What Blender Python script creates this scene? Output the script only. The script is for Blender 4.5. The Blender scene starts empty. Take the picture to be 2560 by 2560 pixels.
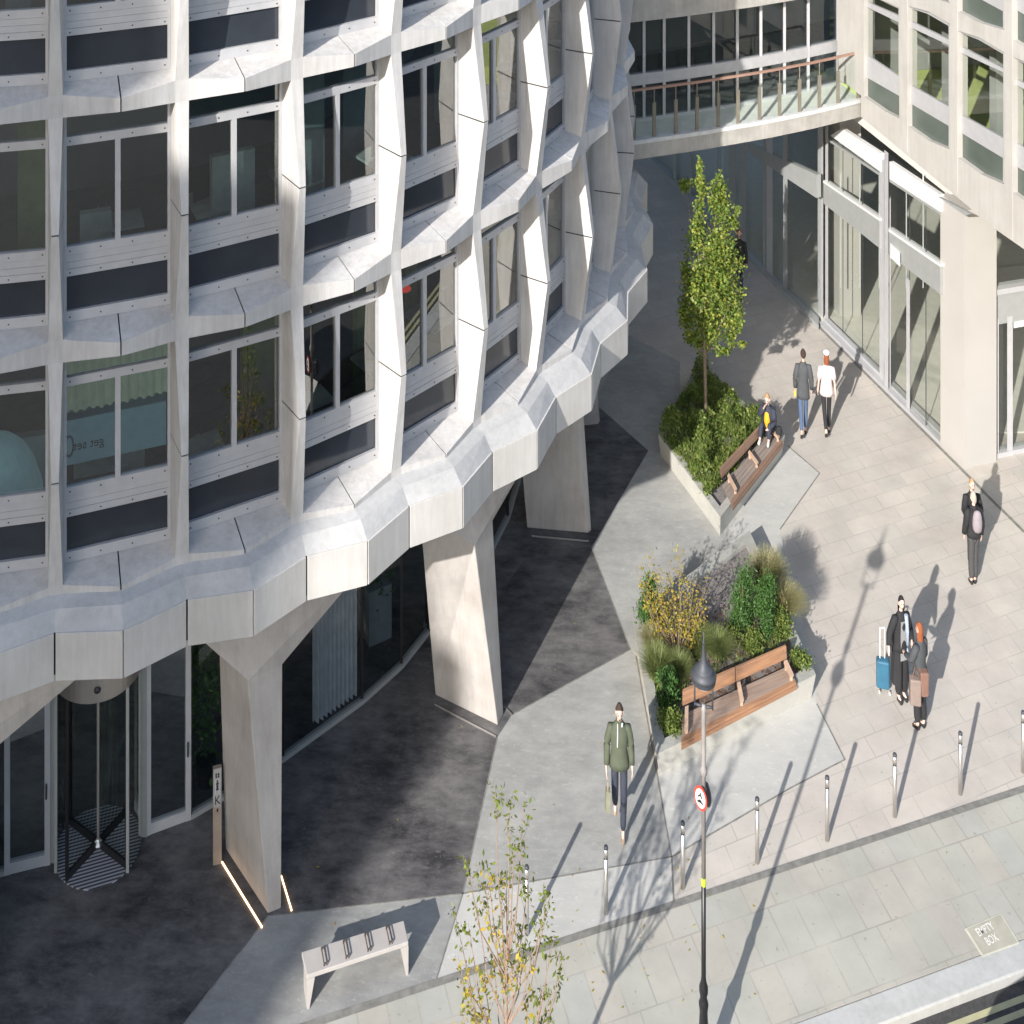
import bpy, math, random
from mathutils import Vector, Matrix
from mathutils.geometry import tessellate_polygon
R_ = math.radians
S = bpy.context.scene
COL = S.collection
random.seed(7)

# ------------------------------------------------------------------ camera
# survey data of the view: eye height, focal length in photo pixels (2560 wide), horizon row, principal column
HC, FP, YH, X0 = 18.4, 3286.46, -1177.33, 1080.0
cam = bpy.data.cameras.new('camera'); camo = bpy.data.objects.new('camera', cam); COL.objects.link(camo)
camo.location = (0, 0, HC); camo.rotation_euler = (R_(90), 0, 0)
cam.sensor_width = 36; cam.lens = FP / 2560 * 36
cam.shift_x = (1280 - X0) / 2560; cam.shift_y = -(1280 - YH) / 2560
cam.clip_start = 0.5; cam.clip_end = 800
S.camera = camo
# ------------------------------------------------------------------ sky, sun, exposure
SUN = Vector((0.975, 1.64, -1.0)).normalized()          # direction the light travels
w = bpy.data.worlds.new('World'); S.world = w; w.use_nodes = True
nt = w.node_tree; nt.nodes.clear()
sky = nt.nodes.new('ShaderNodeTexSky'); sky.sky_type = 'NISHITA'; sky.sun_disc = False
sky.sun_elevation = R_(27.7); sky.sun_rotation = math.atan2(-0.995, -1.625)
sky.air_density = 1.0; sky.dust_density = 1.3; sky.ozone_density = 1.0
bg = nt.nodes.new('ShaderNodeBackground'); bg.inputs[1].default_value = 0.15
wo = nt.nodes.new('ShaderNodeOutputWorld')
nt.links.new(sky.outputs[0], bg.inputs[0]); nt.links.new(bg.outputs[0], wo.inputs[0])
sl = bpy.data.lights.new('sun', 'SUN'); sl.energy = 3.75; sl.angle = R_(0.55); sl.color = (1, 0.955, 0.905)
so = bpy.data.objects.new('sun', sl); COL.objects.link(so)
so.rotation_euler = SUN.to_track_quat('-Z', 'Y').to_euler(); so.location = (-20, -30, 40)
S.view_settings.view_transform = 'Standard'; S.view_settings.look = 'None'
S.view_settings.exposure = 0.92; S.view_settings.gamma = 1; S.view_settings.use_curve_mapping = False
S.render.engine = 'CYCLES'
S.cycles.max_bounces = 7; S.cycles.diffuse_bounces = 3; S.cycles.glossy_bounces = 3
S.cycles.transparent_max_bounces = 10; S.cycles.transmission_bounces = 4
S.cycles.caustics_reflective = False; S.cycles.caustics_refractive = False
S.cycles.sample_clamp_indirect = 6; S.cycles.use_denoising = True
try: S.cycles.denoiser = 'OPENIMAGEDENOISE'
except Exception: pass

# ------------------------------------------------------------------ helpers
def P(x, y, z=0.0):
    "surveyed point: sight line through photo position (x, y) met with the level z"
    Y = FP * (HC - z) / (y - YH)
    return Vector(((x - X0) / FP * Y, Y, z))
def PL(x, y, a, b, off=0.0):
    "surveyed point on the vertical plane through plan points a, b (off = moved towards the viewer's left of a->b)"
    d = Vector((b[0]-a[0], b[1]-a[1])).normalized(); n = Vector((-d.y, d.x))
    ax, ay = a[0] + n.x*off, a[1] + n.y*off
    k = (x - X0) / FP
    # (kY-ax)*n.x + (Y-ay)*n.y = 0
    Y = (ax*n.x + ay*n.y) / (k*n.x + n.y)
    return Vector((k*Y, Y, HC - (y - YH)*Y/FP))
OFF = {}
def link(o, parent=None):
    COL.objects.link(o)
    if parent: o.parent = parent
    return o
def tag(o, label=None, cat=None, group=None, kind=None):
    if label: o['label'] = label
    if cat: o['category'] = cat
    if group: o['group'] = group
    if kind: o['kind'] = kind
    return o
def thing(name, label, cat, loc=(0, 0, 0), group=None, rz=0.0):
    o = bpy.data.objects.new(name, None); o.empty_display_size = 0.3
    o.location = loc; o.rotation_euler = (0, 0, rz); COL.objects.link(o)
    OFF[o.name] = Vector(loc)
    return tag(o, label, cat, group)
class MB:
    def __init__(s): s.v = []; s.f = []; s.m = []
    def add(s, vs, fs, m=0):
        n = len(s.v); s.v += [Vector(p) for p in vs]
        s.f += [tuple(n + i for i in f) for f in fs]; s.m += [m]*len(fs)
    def quad(s, a, b, c, d, m=0): s.add([a, b, c, d], [(0, 1, 2, 3)], m)
    def hexa(s, b, t, m=0):
        "closed solid between two matching loops"
        n = len(b); fs = [tuple(range(n))[::-1], tuple(range(n, 2*n))]
        for i in range(n): j = (i+1) % n; fs.append((i, j, n+j, n+i))
        s.add(list(b)+list(t), fs, m)
    def prism(s, poly, z0, z1, m=0):
        s.hexa([(p[0], p[1], z0) for p in poly], [(p[0], p[1], z1) for p in poly], m)
    def box(s, c, d, rz=0.0, m=0):
        cx, sx = math.cos(rz), math.sin(rz); hx, hy, hz = d[0]/2, d[1]/2, d[2]/2
        q = [(-hx, -hy), (hx, -hy), (hx, hy), (-hx, hy)]
        q = [(c[0]+x*cx-y*sx, c[1]+x*sx+y*cx) for x, y in q]
        s.prism(q, c[2]-hz, c[2]+hz, m)
    def bar(s, a, b, w, h=None, m=0, up=(0, 0, 1)):
        "rectangular bar from a to b"
        a, b = Vector(a), Vector(b); h = h or w; d = (b-a).normalized(); up = Vector(up)
        x = d.cross(up)
        if x.length < 1e-4: x = d.cross(Vector((1, 0, 0)))
        x.normalize(); y = x.cross(d).normalized(); x *= w/2; y *= h/2
        s.hexa([a-x-y, a+x-y, a+x+y, a-x+y], [b-x-y, b+x-y, b+x+y, b-x+y], m)
    def tube(s, pts, rad, n=8, m=0, sq=1.0):
        pts = [Vector(p) for p in pts]
        if not hasattr(rad, '__len__'): rad = [rad]*len(pts)
        rings = []
        for i, p in enumerate(pts):
            d = (pts[min(i+1, len(pts)-1)] - pts[max(i-1, 0)]).normalized()
            x = d.cross(Vector((0, 0, 1)))
            if x.length < 1e-3: x = Vector((1, 0, 0))
            x.normalize(); y = d.cross(x)
            rings.append([p + (x*math.cos(2*math.pi*k/n) + y*math.sin(2*math.pi*k/n)*sq)*rad[i] for k in range(n)])
        fs = []
        for i in range(len(pts)-1):
            for k in range(n):
                k2 = (k+1) % n; fs.append((i*n+k, i*n+k2, (i+1)*n+k2, (i+1)*n+k))
        fs += [tuple(range(n))[::-1], tuple((len(pts)-1)*n+k for k in range(n))]
        s.add([q for r in rings for q in r], fs, m)
    def lathe(s, c, prof, n=20, m=0):
        "prof: (radius, z) list"
        vs = []; fs = []
        for r, z in prof:
            vs += [(c[0]+r*math.cos(2*math.pi*k/n), c[1]+r*math.sin(2*math.pi*k/n), c[2]+z) for k in range(n)]
        for i in range(len(prof)-1):
            for k in range(n):
                k2 = (k+1) % n; fs.append((i*n+k, i*n+k2, (i+1)*n+k2, (i+1)*n+k))
        fs += [tuple(range(n))[::-1], tuple((len(prof)-1)*n+k for k in range(n))]
        s.add(vs, fs, m)
    def plate(s, loops, depth, m=0):
        "flat plate with holes; loops = lists of 3D points on one plane; thickness = depth vector"
        depth = Vector(depth); flat = [Vector(p) for l in loops for p in l]
        tri = tessellate_polygon([[Vector(p) for p in l] for l in loops])
        n = len(flat)
        fs = [tuple(t) for t in tri] + [tuple(n+i for i in reversed(t)) for t in tri]
        k = 0
        for l in loops:
            for i in range(len(l)):
                j = (i+1) % len(l); fs.append((k+i, k+j, n+k+j, n+k+i))
            k += len(l)
        s.add(flat + [p+depth for p in flat], fs, m)
    def build(s, name, mats, parent=None, smooth=False, bevel=0.0, recalc=True):
        if not isinstance(mats, (list, tuple)): mats = [mats]
        off = Vector((0, 0, 0))
        if parent:
            r = parent
            while r.parent: r = r.parent
            off = OFF.get(r.name, Vector((0, 0, 0)))
        me = bpy.data.meshes.new(name)
        me.from_pydata([tuple(p - off) for p in s.v], [], s.f)
        for mt in mats: me.materials.append(mt)
        me.polygons.foreach_set('material_index', s.m)
        if recalc:
            import bmesh
            bm = bmesh.new(); bm.from_mesh(me); bmesh.ops.recalc_face_normals(bm, faces=bm.faces); bm.to_mesh(me); bm.free()
        if smooth: me.polygons.foreach_set('use_smooth', [True]*len(me.polygons))
        me.update()
        o = bpy.data.objects.new(name, me); link(o, parent)
        if bevel:
            b = o.modifiers.new('bevel', 'BEVEL'); b.width = bevel; b.segments = 2; b.limit_method = 'ANGLE'; b.angle_limit = R_(40)
        return o
def dup(root):
    r = root.copy(); COL.objects.link(r); OFF[r.name] = OFF.get(root.name, Vector())
    for ch in root.children:
        c = ch.copy(); COL.objects.link(c); c.parent = r
        for g in ch.children:
            d = g.copy(); COL.objects.link(d); d.parent = c
    return r

# ------------------------------------------------------------------ materials
MATS = {}
def mat(name):
    m = bpy.data.materials.new(name); m.use_nodes = True
    n = m.node_tree.nodes; b = n['Principled BSDF']; MATS[name] = m
    return m, m.node_tree, b
def simple(name, col, rough=0.6, metal=0.0, var=0.12, scale=6.0, bump=0.0, emis=None, estr=0.0, spec=0.5):
    m, t, b = mat(name)
    b.inputs['Roughness'].default_value = rough; b.inputs['Metallic'].default_value = metal
    b.inputs['Specular IOR Level'].default_value = spec
    tc = t.nodes.new('ShaderNodeTexCoord'); nz = t.nodes.new('ShaderNodeTexNoise'); nz.inputs['Scale'].default_value = scale
    nz.inputs['Detail'].default_value = 6; t.links.new(tc.outputs['Object'], nz.inputs['Vector'])
    mp = t.nodes.new('ShaderNodeMapRange'); mp.inputs[1].default_value = 0.3; mp.inputs[2].default_value = 0.7
    mp.inputs[3].default_value = 1-var; mp.inputs[4].default_value = 1+var
    t.links.new(nz.outputs['Fac'], mp.inputs[0])
    mx = t.nodes.new('ShaderNodeVectorMath'); mx.operation = 'SCALE'; mx.inputs[0].default_value = col[:3]
    t.links.new(mp.outputs[0], mx.inputs['Scale']); t.links.new(mx.outputs[0], b.inputs['Base Color'])
    if bump:
        bp = t.nodes.new('ShaderNodeBump'); bp.inputs['Strength'].default_value = bump; bp.inputs['Distance'].default_value = 0.02
        t.links.new(nz.outputs['Fac'], bp.inputs['Height']); t.links.new(bp.outputs[0], b.inputs['Normal'])
    if emis: b.inputs['Emission Color'].default_value = (*emis, 1); b.inputs['Emission Strength'].default_value = estr
    return m
def rampnode(t, pts):
    r = t.nodes.new('ShaderNodeValToRGB'); e = r.color_ramp.elements
    while len(e) < len(pts): e.new(0.5)
    for i, (p, c) in enumerate(pts): e[i].position = p; e[i].color = (*c, 1)
    return r
def concrete(name, c1, c2, rough=0.8, stain=0.5, streak=True, scale=1.4, spec=0.3):
    "cast concrete: large patches, fine speckle, vertical weather streaks"
    m, t, b = mat(name); N = t.nodes; L = t.links
    tc = N.new('ShaderNodeTexCoord')
    n1 = N.new('ShaderNodeTexNoise'); n1.inputs['Scale'].default_value = scale; n1.inputs['Detail'].default_value = 8; n1.inputs['Roughness'].default_value = 0.62
    L.new(tc.outputs['Object'], n1.inputs['Vector'])
    r1 = rampnode(t, [(0.3, c2), (0.62, c1)]); L.new(n1.outputs['Fac'], r1.inputs[0])
    mp = N.new('ShaderNodeMapping'); mp.inputs['Scale'].default_value = (7, 7, 0.7 if streak else 7)
    L.new(tc.outputs['Object'], mp.inputs[0])
    n2 = N.new('ShaderNodeTexNoise'); n2.inputs['Scale'].default_value = 1.5; n2.inputs['Detail'].default_value = 7; n2.inputs['Roughness'].default_value = 0.7
    L.new(mp.outputs[0], n2.inputs['Vector'])
    r2 = rampnode(t, [(0.34, (1-0.55*stain,)*3), (0.6, (1, 1, 1))]); L.new(n2.outputs['Fac'], r2.inputs[0])
    mx = N.new('ShaderNodeMix'); mx.data_type = 'RGBA'; mx.blend_type = 'MULTIPLY'; mx.inputs[0].default_value = 0.7
    L.new(r1.outputs[0], mx.inputs[6]); L.new(r2.outputs[0], mx.inputs[7]); L.new(mx.outputs[2], b.inputs['Base Color'])
    n3 = N.new('ShaderNodeTexNoise'); n3.inputs['Scale'].default_value = 60; n3.inputs['Detail'].default_value = 4
    L.new(tc.outputs['Object'], n3.inputs['Vector'])
    bp = N.new('ShaderNodeBump'); bp.inputs['Strength'].default_value = 0.12; bp.inputs['Distance'].default_value = 0.01
    L.new(n3.outputs['Fac'], bp.inputs['Height']); L.new(bp.outputs[0], b.inputs['Normal'])
    b.inputs['Roughness'].default_value = rough; b.inputs['Specular IOR Level'].default_value = spec
    return m
def troweled(name, c1, c2, rough=0.55, ang=0.35, amt=1.0, spec=0.4):
    "power-floated concrete floor with swirls and worn marks"
    m, t, b = mat(name); N = t.nodes; L = t.links
    tc = N.new('ShaderNodeTexCoord')
    n1 = N.new('ShaderNodeTexNoise'); n1.inputs['Scale'].default_value = 0.9; n1.inputs['Detail'].default_value = 8; n1.inputs['Roughness'].default_value = 0.6; n1.inputs['Distortion'].default_value = 0.0
    L.new(tc.outputs['Object'], n1.inputs['Vector'])
    mp = N.new('ShaderNodeMapping'); mp.inputs['Rotation'].default_value = (0, 0, ang); mp.inputs['Scale'].default_value = (1.5, 3.2, 1)
    L.new(tc.outputs['Object'], mp.inputs[0])
    n2 = N.new('ShaderNodeTexNoise'); n2.inputs['Scale'].default_value = 1.6; n2.inputs['Detail'].default_value = 9; n2.inputs['Roughness'].default_value = 0.74; n2.inputs['Distortion'].default_value = 0.15
    L.new(mp.outputs[0], n2.inputs['Vector'])
    ad = N.new('ShaderNodeMath'); ad.operation = 'ADD'; L.new(n1.outputs['Fac'], ad.inputs[0]); L.new(n2.outputs['Fac'], ad.inputs[1])
    mr = N.new('ShaderNodeMapRange'); mr.inputs[1].default_value = 0.78; mr.inputs[2].default_value = 1.22
    L.new(ad.outputs[0], mr.inputs[0])
    r1 = rampnode(t, [(0.0, c2), (1.0, c1)]); L.new(mr.outputs[0], r1.inputs[0])
    n3 = N.new('ShaderNodeTexNoise'); n3.inputs['Scale'].default_value = 5.5; n3.inputs['Detail'].default_value = 6; n3.inputs['Roughness'].default_value = 0.75; n3.inputs['Distortion'].default_value = 0.8
    L.new(mp.outputs[0], n3.inputs['Vector'])
    m3 = N.new('ShaderNodeMapRange'); m3.inputs[1].default_value = 0.56; m3.inputs[2].default_value = 0.74; m3.inputs[3].default_value = 0; m3.inputs[4].default_value = 0.55
    L.new(n3.outputs['Fac'], m3.inputs[0])
    x3 = N.new('ShaderNodeMix'); x3.data_type = 'RGBA'; L.new(m3.outputs[0], x3.inputs[0]); L.new(r1.outputs[0], x3.inputs[6]); x3.inputs[7].default_value = (c1[0]*1.5, c1[1]*1.5, c1[2]*1.5, 1)
    L.new(x3.outputs[2], b.inputs['Base Color'])
    b.inputs['Roughness'].default_value = rough; b.inputs['Specular IOR Level'].default_value = spec
    return m
def slabs(name, cols, a_ang, skew, bw, bh, mortar, mc, rough=0.75):
    "stone flags laid in courses; joints and stones live in plan coordinates"
    m, t, b = mat(name); N = t.nodes; L = t.links
    a = Vector((math.cos(R_(a_ang)), math.sin(R_(a_ang)))); c = Vector((math.cos(R_(skew)), math.sin(R_(skew))))
    det = a.x*c.y - a.y*c.x
    tc = N.new('ShaderNodeTexCoord')
    d1 = N.new('ShaderNodeVectorMath'); d1.operation = 'DOT_PRODUCT'; d1.inputs[1].default_value = (c.y/det, -c.x/det, 0)
    d2 = N.new('ShaderNodeVectorMath'); d2.operation = 'DOT_PRODUCT'; d2.inputs[1].default_value = (-a.y/det, a.x/det, 0)
    L.new(tc.outputs['Object'], d1.inputs[0]); L.new(tc.outputs['Object'], d2.inputs[0])
    cb = N.new('ShaderNodeCombineXYZ'); L.new(d1.outputs['Value'], cb.inputs[0]); L.new(d2.outputs['Value'], cb.inputs[1])
    br = N.new('ShaderNodeTexBrick'); br.offset = 0.37; br.inputs['Scale'].default_value = 1; br.inputs['Brick Width'].default_value = bw
    br.inputs['Row Height'].default_value = bh; br.inputs['Mortar Size'].default_value = mortar; br.inputs['Bias'].default_value = 0
    br.inputs['Color1'].default_value = (0, 0, 0, 1); br.inputs['Color2'].default_value = (1, 1, 1, 1); br.inputs['Mortar'].default_value = (0.5, 0.5, 0.5, 1)
    br.inputs['Mortar Smooth'].default_value = 0.4
    L.new(cb.outputs[0], br.inputs['Vector'])
    r = rampnode(t, [(i/(len(cols)-1), q) for i, q in enumerate(cols)]); L.new(br.outputs['Color'], r.inputs[0])
    n1 = N.new('ShaderNodeTexNoise'); n1.inputs['Scale'].default_value = 1.1; n1.inputs['Detail'].default_value = 9; n1.inputs['Roughness'].default_value = 0.65
    L.new(tc.outputs['Object'], n1.inputs['Vector'])
    r2 = rampnode(t, [(0.32, (0.84, 0.84, 0.84)), (0.66, (1.05, 1.05, 1.04))]); L.new(n1.outputs['Fac'], r2.inputs[0])
    mx = N.new('ShaderNodeMix'); mx.data_type = 'RGBA'; mx.blend_type = 'MULTIPLY'; mx.inputs[0].default_value = 1
    L.new(r.outputs[0], mx.inputs[6]); L.new(r2.outputs[0], mx.inputs[7])
    n5 = N.new('ShaderNodeTexNoise'); n5.inputs['Scale'].default_value = 16; n5.inputs['Detail'].default_value = 3; L.new(tc.outputs['Object'], n5.inputs['Vector'])
    m5 = N.new('ShaderNodeMapRange'); m5.inputs[1].default_value = 0.66; m5.inputs[2].default_value = 0.74; m5.inputs[3].default_value = 1.0; m5.inputs[4].default_value = 0.72; L.new(n5.outputs['Fac'], m5.inputs[0])
    x5 = N.new('ShaderNodeVectorMath'); x5.operation = 'SCALE'; L.new(mx.outputs[2], x5.inputs[0]); L.new(m5.outputs[0], x5.inputs['Scale'])
    # joints fade in and out
    n2 = N.new('ShaderNodeTexNoise'); n2.inputs['Scale'].default_value = 1.7; n2.inputs['Detail'].default_value = 3; L.new(tc.outputs['Object'], n2.inputs['Vector'])
    mr = N.new('ShaderNodeMapRange'); mr.inputs[1].default_value = 0.35; mr.inputs[2].default_value = 0.65; mr.inputs[3].default_value = 0.12; mr.inputs[4].default_value = 0.95
    L.new(n2.outputs['Fac'], mr.inputs[0])
    ml = N.new('ShaderNodeMath'); ml.operation = 'MULTIPLY'; L.new(br.outputs['Fac'], ml.inputs[0]); L.new(mr.outputs[0], ml.inputs[1])
    m2 = N.new('ShaderNodeMix'); m2.data_type = 'RGBA'; L.new(ml.outputs[0], m2.inputs[0]); L.new(x5.outputs[0], m2.inputs[6]); m2.inputs[7].default_value = (*mc, 1)
    L.new(m2.outputs[2], b.inputs['Base Color'])
    b.inputs['Roughness'].default_value = rough; b.inputs['Specular IOR Level'].default_value = 0.3
    return m
def glass(name, tint=(0.5, 0.56, 0.56), ior=1.5, rough=0.0, mul=1.6, base=0.0):
    m = bpy.data.materials.new(name); m.use_nodes = True; t = m.node_tree; t.nodes.clear(); N = t.nodes
    out = N.new('ShaderNodeOutputMaterial'); tr = N.new('ShaderNodeBsdfTransparent'); tr.inputs[0].default_value = (*tint, 1)
    gl = N.new('ShaderNodeBsdfGlossy'); gl.inputs['Roughness'].default_value = rough; gl.inputs[0].default_value = (0.93, 0.94, 0.92, 1)
    fr = N.new('ShaderNodeFresnel'); fr.inputs[0].default_value = ior
    ml = N.new('ShaderNodeMath'); ml.operation = 'MULTIPLY'; ml.inputs[1].default_value = mul; ml.use_clamp = True
    ge = N.new('ShaderNodeNewGeometry'); mi = N.new('ShaderNodeMix'); mi.inputs[2].default_value = ior; mi.inputs[3].default_value = 1/ior
    t.links.new(ge.outputs['Backfacing'], mi.inputs[0]); t.links.new(mi.outputs[0], fr.inputs[0])
    mx = N.new('ShaderNodeMixShader')
    ad = N.new('ShaderNodeMath'); ad.inputs[1].default_value = base; ad.use_clamp = True
    t.links.new(fr.outputs[0], ml.inputs[0]); t.links.new(ml.outputs[0], ad.inputs[0]); t.links.new(ad.outputs[0], mx.inputs[0]); t.links.new(tr.outputs[0], mx.inputs[1]); t.links.new(gl.outputs[0], mx.inputs[2]); t.links.new(mx.outputs[0], out.inputs[0])
    return m
def leafmat(name, cols, trans=0.35, rough=0.5):
    m, t, b = mat(name); N = t.nodes; L = t.links
    g = N.new('ShaderNodeNewGeometry')
    r = rampnode(t, [(i/(len(cols)-1), q) for i, q in enumerate(cols)])
    L.new(g.outputs['Random Per Island'], r.inputs[0]); L.new(r.outputs[0], b.inputs['Base Color'])
    b.inputs['Roughness'].default_value = rough; b.inputs['Specular IOR Level'].default_value = 0.35
    tl = N.new('ShaderNodeBsdfTranslucent'); L.new(r.outputs[0], tl.inputs[0])
    mx = N.new('ShaderNodeMixShader'); mx.inputs[0].default_value = trans
    L.new(b.outputs[0], mx.inputs[1]); L.new(tl.outputs[0], mx.inputs[2]); L.new(mx.outputs[0], N['Material Output'].inputs[0])
    return m
def wood(name, c1, c2, ang, scale=1.0):
    m, t, b = mat(name); N = t.nodes; L = t.links
    tc = N.new('ShaderNodeTexCoord'); mp = N.new('ShaderNodeMapping'); mp.vector_type = 'TEXTURE'; mp.inputs['Rotation'].default_value = (0, 0, ang); mp.inputs['Scale'].default_value = (1/1.2, 1/18/1.0, 1/18)
    L.new(tc.outputs['Object'], mp.inputs[0])
    n = N.new('ShaderNodeTexNoise'); n.inputs['Scale'].default_value = scale; n.inputs['Detail'].default_value = 6; n.inputs['Distortion'].default_value = 0.6
    L.new(mp.outputs[0], n.inputs['Vector'])
    r = rampnode(t, [(0.3, c2), (0.68, c1)]); L.new(n.outputs['Fac'], r.inputs[0]); L.new(r.outputs[0], b.inputs['Base Color'])
    b.inputs['Roughness'].default_value = 0.6
    return m

M_conc = concrete('precast_concrete', (0.575, 0.56, 0.54), (0.50, 0.482, 0.458), stain=0.45, scale=1.8)
M_fasc = concrete('fascia_concrete', (0.57, 0.555, 0.525), (0.50, 0.48, 0.45), stain=0.3)
M_apron = concrete('lead_grey_coating', (0.49, 0.485, 0.475), (0.39, 0.39, 0.385), rough=1.0, stain=0.3, streak=False, spec=0.0)
M_col = concrete('column_concrete', (0.48, 0.45, 0.42), (0.38, 0.35, 0.325), stain=0.35)
M_alu = simple('pale_grey_aluminium', (0.50, 0.50, 0.51), 0.5, 0.25, var=0.05)
M_alu2 = simple('mid_grey_aluminium', (0.36, 0.37, 0.36), 0.5, 0.2, var=0.05)
M_white = simple('white_painted_metal', (0.66, 0.66, 0.65), 0.5, var=0.03)
M_cream = simple('cream_cladding', (0.42, 0.40, 0.375), 0.7, var=0.03, scale=1.5)
M_dark = simple('dark_gasket', (0.03, 0.03, 0.032), 0.6, var=0.1)
M_black = simple('black_metal', (0.015, 0.015, 0.017), 0.4, var=0.1)
M_dgl = glass('tower_glass', (0.50, 0.60, 0.58), 1.55, mul=2.6, base=0.10)
M_lgl = glass('lobby_glass', (0.55, 0.60, 0.62), 1.5)
M_spg = simple('dark_spandrel_glass', (0.034, 0.040, 0.050), 0.12, var=0.25, scale=1.2, spec=0.6)
M_gl = glass('clear_glass', (0.86, 0.89, 0.86), 1.5)
M_glb = glass('balustrade_glass', (0.93, 0.97, 0.95), 1.3)
M_spg2 = simple('grey_green_spandrel_glass', (0.10, 0.12, 0.105), 0.25, var=0.15, scale=1.5)
M_floorin = simple('dark_carpet', (0.12, 0.125, 0.12), 0.9)
M_core = simple('interior_wall', (0.30, 0.31, 0.30), 0.8, var=0.25, scale=0.8)
M_ceil = simple('white_soffit', (0.6, 0.58, 0.55), 0.8, var=0.05)
M_green = simple('lime_green_carpet', (0.46, 0.53, 0.19), 0.9, var=0.08)
M_stain = concrete('weathered_board_concrete', (0.48, 0.465, 0.435), (0.42, 0.405, 0.375), stain=0.22, scale=1.2)
M_stain2 = concrete('weathered_bridge_concrete', (0.46, 0.445, 0.41), (0.34, 0.325, 0.295), stain=0.35, scale=2.2)
M_asph = simple('asphalt', (0.055, 0.053, 0.052), 0.85, var=0.25, scale=20, bump=0.3)
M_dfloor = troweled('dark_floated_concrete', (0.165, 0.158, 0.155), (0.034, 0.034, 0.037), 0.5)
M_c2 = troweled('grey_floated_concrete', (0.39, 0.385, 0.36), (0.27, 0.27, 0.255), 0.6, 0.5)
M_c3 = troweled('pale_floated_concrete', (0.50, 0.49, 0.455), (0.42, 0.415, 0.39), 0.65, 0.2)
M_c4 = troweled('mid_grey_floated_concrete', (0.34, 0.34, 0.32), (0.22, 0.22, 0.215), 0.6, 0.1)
M_plaza = slabs('plaza_stone', [(0.50, 0.455, 0.41), (0.525, 0.48, 0.43), (0.485, 0.455, 0.41), (0.54, 0.495, 0.44)], 20.6, 101.0, 0.56, 0.34, 0.009, (0.35, 0.325, 0.29))
M_pave = slabs('pavement_stone', [(0.425, 0.41, 0.355), (0.415, 0.41, 0.36), (0.445, 0.415, 0.36), (0.41, 0.408, 0.37)], 16.9, 104.0, 0.38, 0.62, 0.012, (0.31, 0.30, 0.26))
M_pave.node_tree.nodes  # flags of the public footway
M_kerb = concrete('granite_kerb', (0.50, 0.50, 0.48), (0.42, 0.42, 0.40), streak=False, stain=0.3)
M_drain = simple('dark_drain_stone', (0.20, 0.195, 0.175), 0.8, var=0.25, scale=9)
M_plant = concrete('planter_granite', (0.40, 0.395, 0.36), (0.32, 0.315, 0.285), streak=False, stain=0.35)
M_pface = concrete('planter_pale_face', (0.52, 0.51, 0.46), (0.45, 0.44, 0.40), streak=False, stain=0.2)
M_soil = simple('grey_grit_soil', (0.20, 0.18, 0.17), 0.95, var=0.25, scale=30, bump=0.5)
M_steel = simple('brushed_steel', (0.62, 0.60, 0.57), 0.35, 0.85, var=0.04)
M_lampm = simple('grey_painted_lamp', (0.055, 0.06, 0.07), 0.55, var=0.1)
M_bark = simple('pale_bark', (0.23, 0.17, 0.12), 0.85, var=0.2, scale=20)
M_twig = simple('twig_bark', (0.28, 0.20, 0.15), 0.85, var=0.2, scale=20)
M_led = simple('led_strip', (1, 0.8, 0.55), 0.5, emis=(1.0, 0.62, 0.32), estr=2.6)
M_yel = simple('yellow_road_paint', (0.42, 0.40, 0.24), 0.7, var=0.1)
M_red = simple('red_sign_paint', (0.55, 0.06, 0.04), 0.5)

# ------------------------------------------------------------------ the tower's geometry
KG = 5.2/6.0
CX, CY, RT = -8.69205*KG, 31.83107*KG, 13.4737*KG
T0, DT = -1.322646, 2*math.pi/46
HS = 18.4/6.0
ZL = 18.4 - 3.8534*HS
RW = RT - 0.460
def C(th, r, z=0.0):
    a = T0 + DT*th
    return Vector((CX + r*math.cos(a), CY + r*math.sin(a), z))
def zr(rel): return ZL + rel*HS
def ground_poly(name, pts, z, m, thick=0.0):
    b = MB(); tri = tessellate_polygon([[Vector((p[0], p[1], 0)) for p in pts]])
    b.add([(p[0], p[1], z) for p in pts], [tuple(t) for t in tri])
    if thick:
        n = len(pts)
        for i in range(n):
            j = (i+1) % n; b.quad((pts[i][0], pts[i][1], z), (pts[j][0], pts[j][1], z), (pts[j][0], pts[j][1], z-thick), (pts[i][0], pts[i][1], z-thick))
    o = b.build(name, m)
    # all faces up
    return tag(o, kind='structure')

# ------------------------------------------------------------------ ground
b = MB(); b.quad((-300, -300, -0.12), (300, -300, -0.12), (300, 300, -0.12), (-300, 300, -0.12))
tag(b.build('road', M_asph), kind='structure')
kd = Vector((math.cos(R_(16.6)), math.sin(R_(16.6)), 0))          # kerb direction
k0 = P(2378, 2496)                                                 # a point on the kerb edge
kn = Vector((-kd.y, kd.x, 0))
def K(s, t): q = k0 + kd*s + kn*t; return (q.x, q.y)
ground_poly('plaza', [K(-70, 0.32), K(60, 0.32), (75, 75), (-75, 75)], 0.0, M_plaza, 0.3)
d0 = P(1280, 2396); dT = (d0-k0).dot(kn)
ground_poly('pavement', [K(-70, 0.322), K(60, 0.322), K(60, dT), K(-70, dT)], 0.004, M_pave)
b = MB(); b.prism([K(-70, 0), K(60, 0), K(60, 0.318), K(-70, 0.318)], -0.2, 0.008)
tag(b.build('kerb', M_kerb, bevel=0.02), kind='structure')
ground_poly('drain', [K(-70, dT-0.045), K(60, dT-0.045), K(60, dT+0.045), K(-70, dT+0.045)], 0.009, M_drain)
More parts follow.
